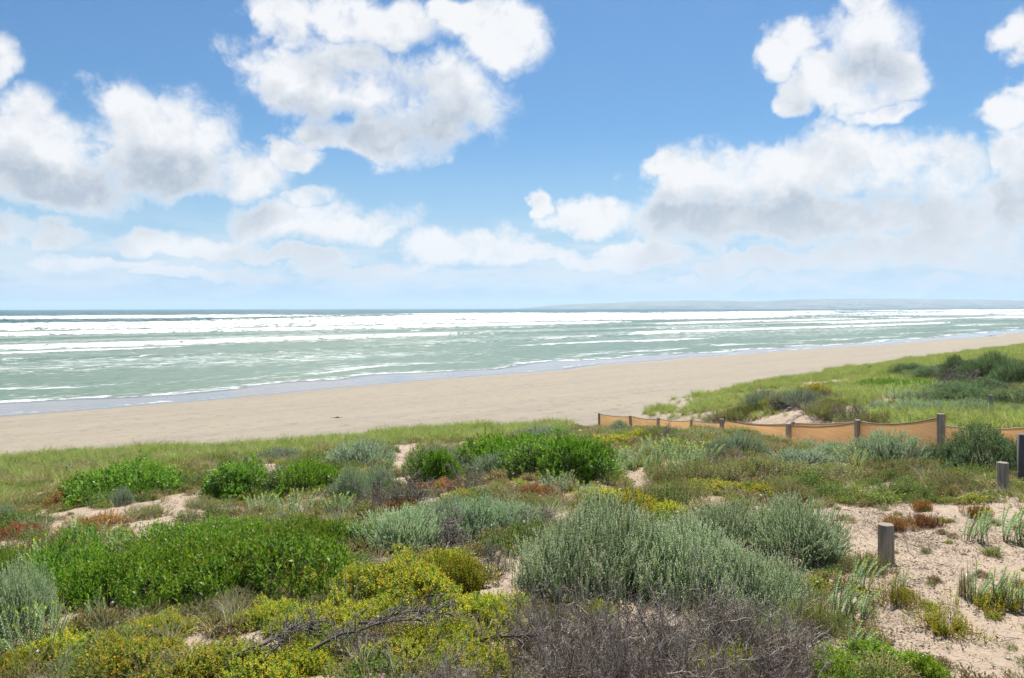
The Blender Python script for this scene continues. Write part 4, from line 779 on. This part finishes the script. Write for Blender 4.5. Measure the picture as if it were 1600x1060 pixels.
def weed_clump(px, py, w, label, seed):
    x, y, z = cast(px, py); r = np.random.default_rng(seed); n = 40; ends = np.stack([r.normal(size=n) * w * .5, r.normal(size=n) * w * .25, np.abs(r.normal(size=n)) * w * .12 + .01], 1)
    V, Q, C = stems_to(r, ends, (.06, .045, .03), .012, base_r=w * .3); o = obj('seaweed', mesh_np('seaweed', V, Q, m_twig, color=C)); o.location = (x, y, z + .02); tag(o, label, 'seaweed')
weed_clump(527, 653, .22, 'dark clump of seaweed lying alone on the dry beach', 1)
weed_clump(760, 662, .16, 'small dark seaweed scrap on the beach near the marram', 2)

# ------------------------------------------------------------------ uncountable ground growth
def poly(pts): return np.array([cast(a, b)[:2] for a, b in pts])
def inside(pg, x, y):
    c = np.zeros(len(x), bool); j = len(pg) - 1
    for i in range(len(pg)):
        xi, yi = pg[i]; xj, yj = pg[j]; m = ((yi > y) != (yj > y)) & (x < (xj - xi) * (y - yi) / (yj - yi + 1e-12) + xi); c ^= m; j = i
    return c
SAND = [poly(p_) for p_ in ([(1290, 830), (1370, 790), (1460, 790), (1620, 800), (1660, 1100), (1400, 1100), (1400, 1000), (1330, 930), (1300, 880)], [(110, 800), (200, 795), (330, 770), (400, 772), (310, 800), (215, 850), (205, 815), (130, 818)],
        [(618, 695), (660, 690), (640, 735), (600, 738)], [(970, 745), (1010, 735), (1030, 765), (985, 772)], [(270, 1010), (400, 985), (470, 1015), (330, 1045), (250, 1035)], [(1455, 610), (1470, 590), (1478, 610), (1462, 616)])]
def in_sand(x, y):
    m = np.zeros(len(x), bool)
    for pg in SAND: m |= inside(pg, x, y)
    return m
FT = np.array(FOOT)
def field(pg, dens_, r, edge=0.25):
    lo, hi = pg.min(0), pg.max(0); n = int((hi - lo).prod() * dens_); x = r.uniform(lo[0], hi[0], n); y = r.uniform(lo[1], hi[1], n)
    k = inside(pg, x, y) & ~in_sand(x, y); x, y = x[k], y[k]; d, _ = path_dist(x, y); s, t = st(x, y); k = (d > 1.15) & (s < np.interp(t, TOE_T, TOE_S) + .8); x, y = x[k], y[k]
    free = np.ones(len(x), bool)
    for fx, fy, fr in FT: free &= (x - fx) ** 2 + (y - fy) ** 2 > (fr * .72) ** 2      # nothing sprouts inside a shrub
    return x[free], y[free]
R = np.random.default_rng(21)
def put(x, y, sink=.0): return np.stack([x, y, ground(x, y) - sink], 1)
# marram on the two dune fronts
SPUR = np.array([(4.6, 37.5), (6.4, 33.6), (8.4, 29.4), (9.6, 25.4), (9.9, 21), (10.2, 17), (11.2, 13), (20, 13), (60, 58), (110, 138), (105, 152), (60, 98), (30, 68), (13, 52)])
for nm, lb, pg, dn, thr in (('marram_grass', 'pale green marram grass along the dune front beside the beach', poly([(-120, 716), (0, 714), (380, 700), (500, 684), (640, 668), (900, 668), (880, 690), (640, 692), (520, 706), (300, 726), (120, 770), (-120, 830)]), 40, .30),
                        ('marram_grass', 'green marram grass covering the dune beyond the path', SPUR, 26, .37)):
    x, y = field(pg, dn, R); q = fbm(x / 1.6, y / 1.6, 3); k = q + R.normal(size=len(x)) * .08 > thr; x, y, q = x[k], y[k], q[k]
    s_, t_ = st(x, y); k = s_ < np.interp(t_, TOE_T, TOE_S) + .2 + 1.2 * (fbm(t_ / 3, t_ * 0, 2) - .5) * 2; x, y, q = x[k], y[k], q[k]
    scatter(nm, lb, put(x, y), (.30 + 1.4 * q) * R.uniform(.6, 1.25, len(x)), G_MARRAM + G_DRY[:1], np.where(R.random(len(x)) < .06 + .5 * sstep(np.interp(st(x, y)[1], TOE_T, TOE_S) - st(x, y)[0], 3.5, 9) * (x < 4) + .22 * (x > 4), 3, R.integers(0, 3, len(x))), R)
near_pg = [(-150, 1120), (-150, 740), (120, 760), (420, 715), (700, 690), (960, 668), (1180, 690), (1480, 690), (1750, 700), (1750, 1120)]
near_w = np.array([(-6.5, 2.2), (-13, 20), (-10, 21), (-4.5, 23), (-1, 27), (3.2, 31), (5, 20), (6.2, 14), (9.5, 10), (8, 3), (3, 2.2)])
x, y = field(near_w, 32, R); k = fbm(x / .9, y / .9, 3) + R.normal(size=len(x)) * .1 > .42; x, y = x[k], y[k]
scatter('low_weeds', 'low brown and green weeds with tiny orange and white flowers', put(x, y, .01), .5 + 1.1 * R.random(len(x)) ** 2.5, WEEDS, ((fbm(x / 1.4 + 5, y / 1.4, 2) - .3) * 13 + R.normal(size=len(x)) * 1.2).astype(int) % 6, R, .2)
x, y = field(near_w, 16, R); k = fbm(x / 1.3 + 9, y / 1.3, 3) + R.normal(size=len(x)) * .1 > .47; x, y = x[k], y[k]
scatter('dry_grass', 'thin dry and green grass between the dune shrubs', put(x, y), R.uniform(.5, 1.1, len(x)), G_DRY + G_GREEN + G_SILVER, None, R, .2)
for pg, dn, protos, nm, lb in (([(1120, 775), (1280, 735), (1420, 725), (1700, 745), (1700, 800), (1400, 792), (1250, 790)], 22, G_GREEN + WEEDS[:1] + WEEDS[4:5], 'green_grass', 'soft green grass with daisies around the grass bollard'), ([(60, 1062), (180, 985), (330, 930), (540, 890), (640, 960), (700, 1075)], 44, WEEDS + G_SILVER, 'daisy_patch', 'tangle of daisies and silvery grass at the border of the glossy patch')):
    x, y = field(poly(pg), dn, R); scatter(nm, lb, put(x, y), R.uniform(.55, 1.1, len(x)), protos, None, R, .2)
n = 9000; x = R.uniform(-12, 11, n); y = R.uniform(2.5, 30, n); k = inside(near_w, x, y) & (fbm(x / .7 + 3, y / .7, 3) > .40); x, y = x[k], y[k]
scatter('plant_litter', 'scattered dry leaf bits and twigs on the dune sand', put(x, y), R.uniform(.6, 1.2, len(x)), LITTER, None, R, .03)
# sparse seedlings on the open sand
pg = SAND[0]; lo, hi = pg.min(0), pg.max(0); n = 900; x = R.uniform(lo[0], hi[0], n); y = R.uniform(lo[1], hi[1], n); k = inside(pg, x, y) & (fbm(x / .5, y / .5, 3) > .46); x, y = x[k], y[k]
scatter('plant_litter', 'dry leaf bits and dead sprigs strewn over the open sand', put(x, y), R.uniform(.5, 1.0, len(x)), LITTER, None, R, .03)
n = 150; x = R.uniform(lo[0], hi[0], n); y = R.uniform(lo[1], hi[1], n); k = inside(pg, x, y); x, y = x[k], y[k]
scatter('seedlings', 'tiny seedlings and dry sprigs on the open sand', put(x, y), R.uniform(.25, .6, len(x)), WEEDS + G_SILVER, None, R, .2)

# ------------------------------------------------------------------ far town
m_wall, N, out = material('far_house_wall'); principled(N, out, (0.640, 0.624, 0.592), 0.8)
m_roof, N, out = material('far_house_roof'); principled(N, out, (0.42, 0.36, 0.34), 0.7)
hv = [(sx * 1, sy * .6, z_) for z_ in (-.5, .55) for sx, sy in ((-1, -1), (1, -1), (1, 1), (-1, 1))]
hw = mesh_np('wall', hv, [(3, 2, 1, 0), (4, 5, 6, 7), (0, 1, 5, 4), (1, 2, 6, 5), (2, 3, 7, 6), (3, 0, 4, 7)], m_wall)
hr = mesh_np('roof', [(-1.06, -.68, .552), (1.06, -.68, .552), (1.06, .68, .552), (-1.06, .68, .552), (-.8, 0, .86), (.8, 0, .86)], [(0, 1, 5, 4), (2, 3, 4, 5), (3, 0, 4, 4), (1, 2, 5, 5)][:2] + [(0, 3, 2, 1)], m_roof)
RR = random.Random(5)
for i in range(46):
    px = RR.choice([RR.uniform(1265, 1360), RR.uniform(1290, 1350), RR.uniform(1390, 1460), RR.uniform(1270, 1590)]); u = RR.uniform(.05, .34); X = (px - 800) / F * 9400
    Y = float(head_y0(X)) + 1600 * u; X = (px - 800) / F * Y; uu = (Y - float(head_y0(X))) / 1600; z = float(head_z(np.array(X), np.array(uu))); sc_ = RR.uniform(6, 13)
    e = empty('far_house', (X, Y, z), RR.uniform(-.4, .4), (sc_, sc_, sc_ * .8)); obj('wall', hw, e); obj('roof', hr, e); tag(e, 'tiny pale house in the far town on the hazy headland', 'house', 'houses of the far town')

# ------------------------------------------------------------------ sea air
def haze():
    x, y, z0, z1 = 15500, 15500, -8.0, 135.0
    V = [(sx * x, sy * y, z) for z in (z0, z1) for sx, sy in ((-1, -1), (1, -1), (1, 1), (-1, 1))]
    Fc = [(3, 2, 1, 0), (4, 5, 6, 7), (0, 1, 5, 4), (1, 2, 6, 5), (2, 3, 7, 6), (3, 0, 4, 7)]
    m, N, out = material('sea_air')
    v = N.n('ShaderNodeVolumePrincipled'); v.inputs['Color'].default_value = (0.62, 0.81, 1.0, 1); v.inputs['Density'].default_value = 8.5e-5; v.inputs['Anisotropy'].default_value = 0.2
    N.put(out.inputs['Volume'], v.outputs[0])
    tag(obj('haze', mesh_np('haze', V, Fc, m)), kind='stuff')
haze()
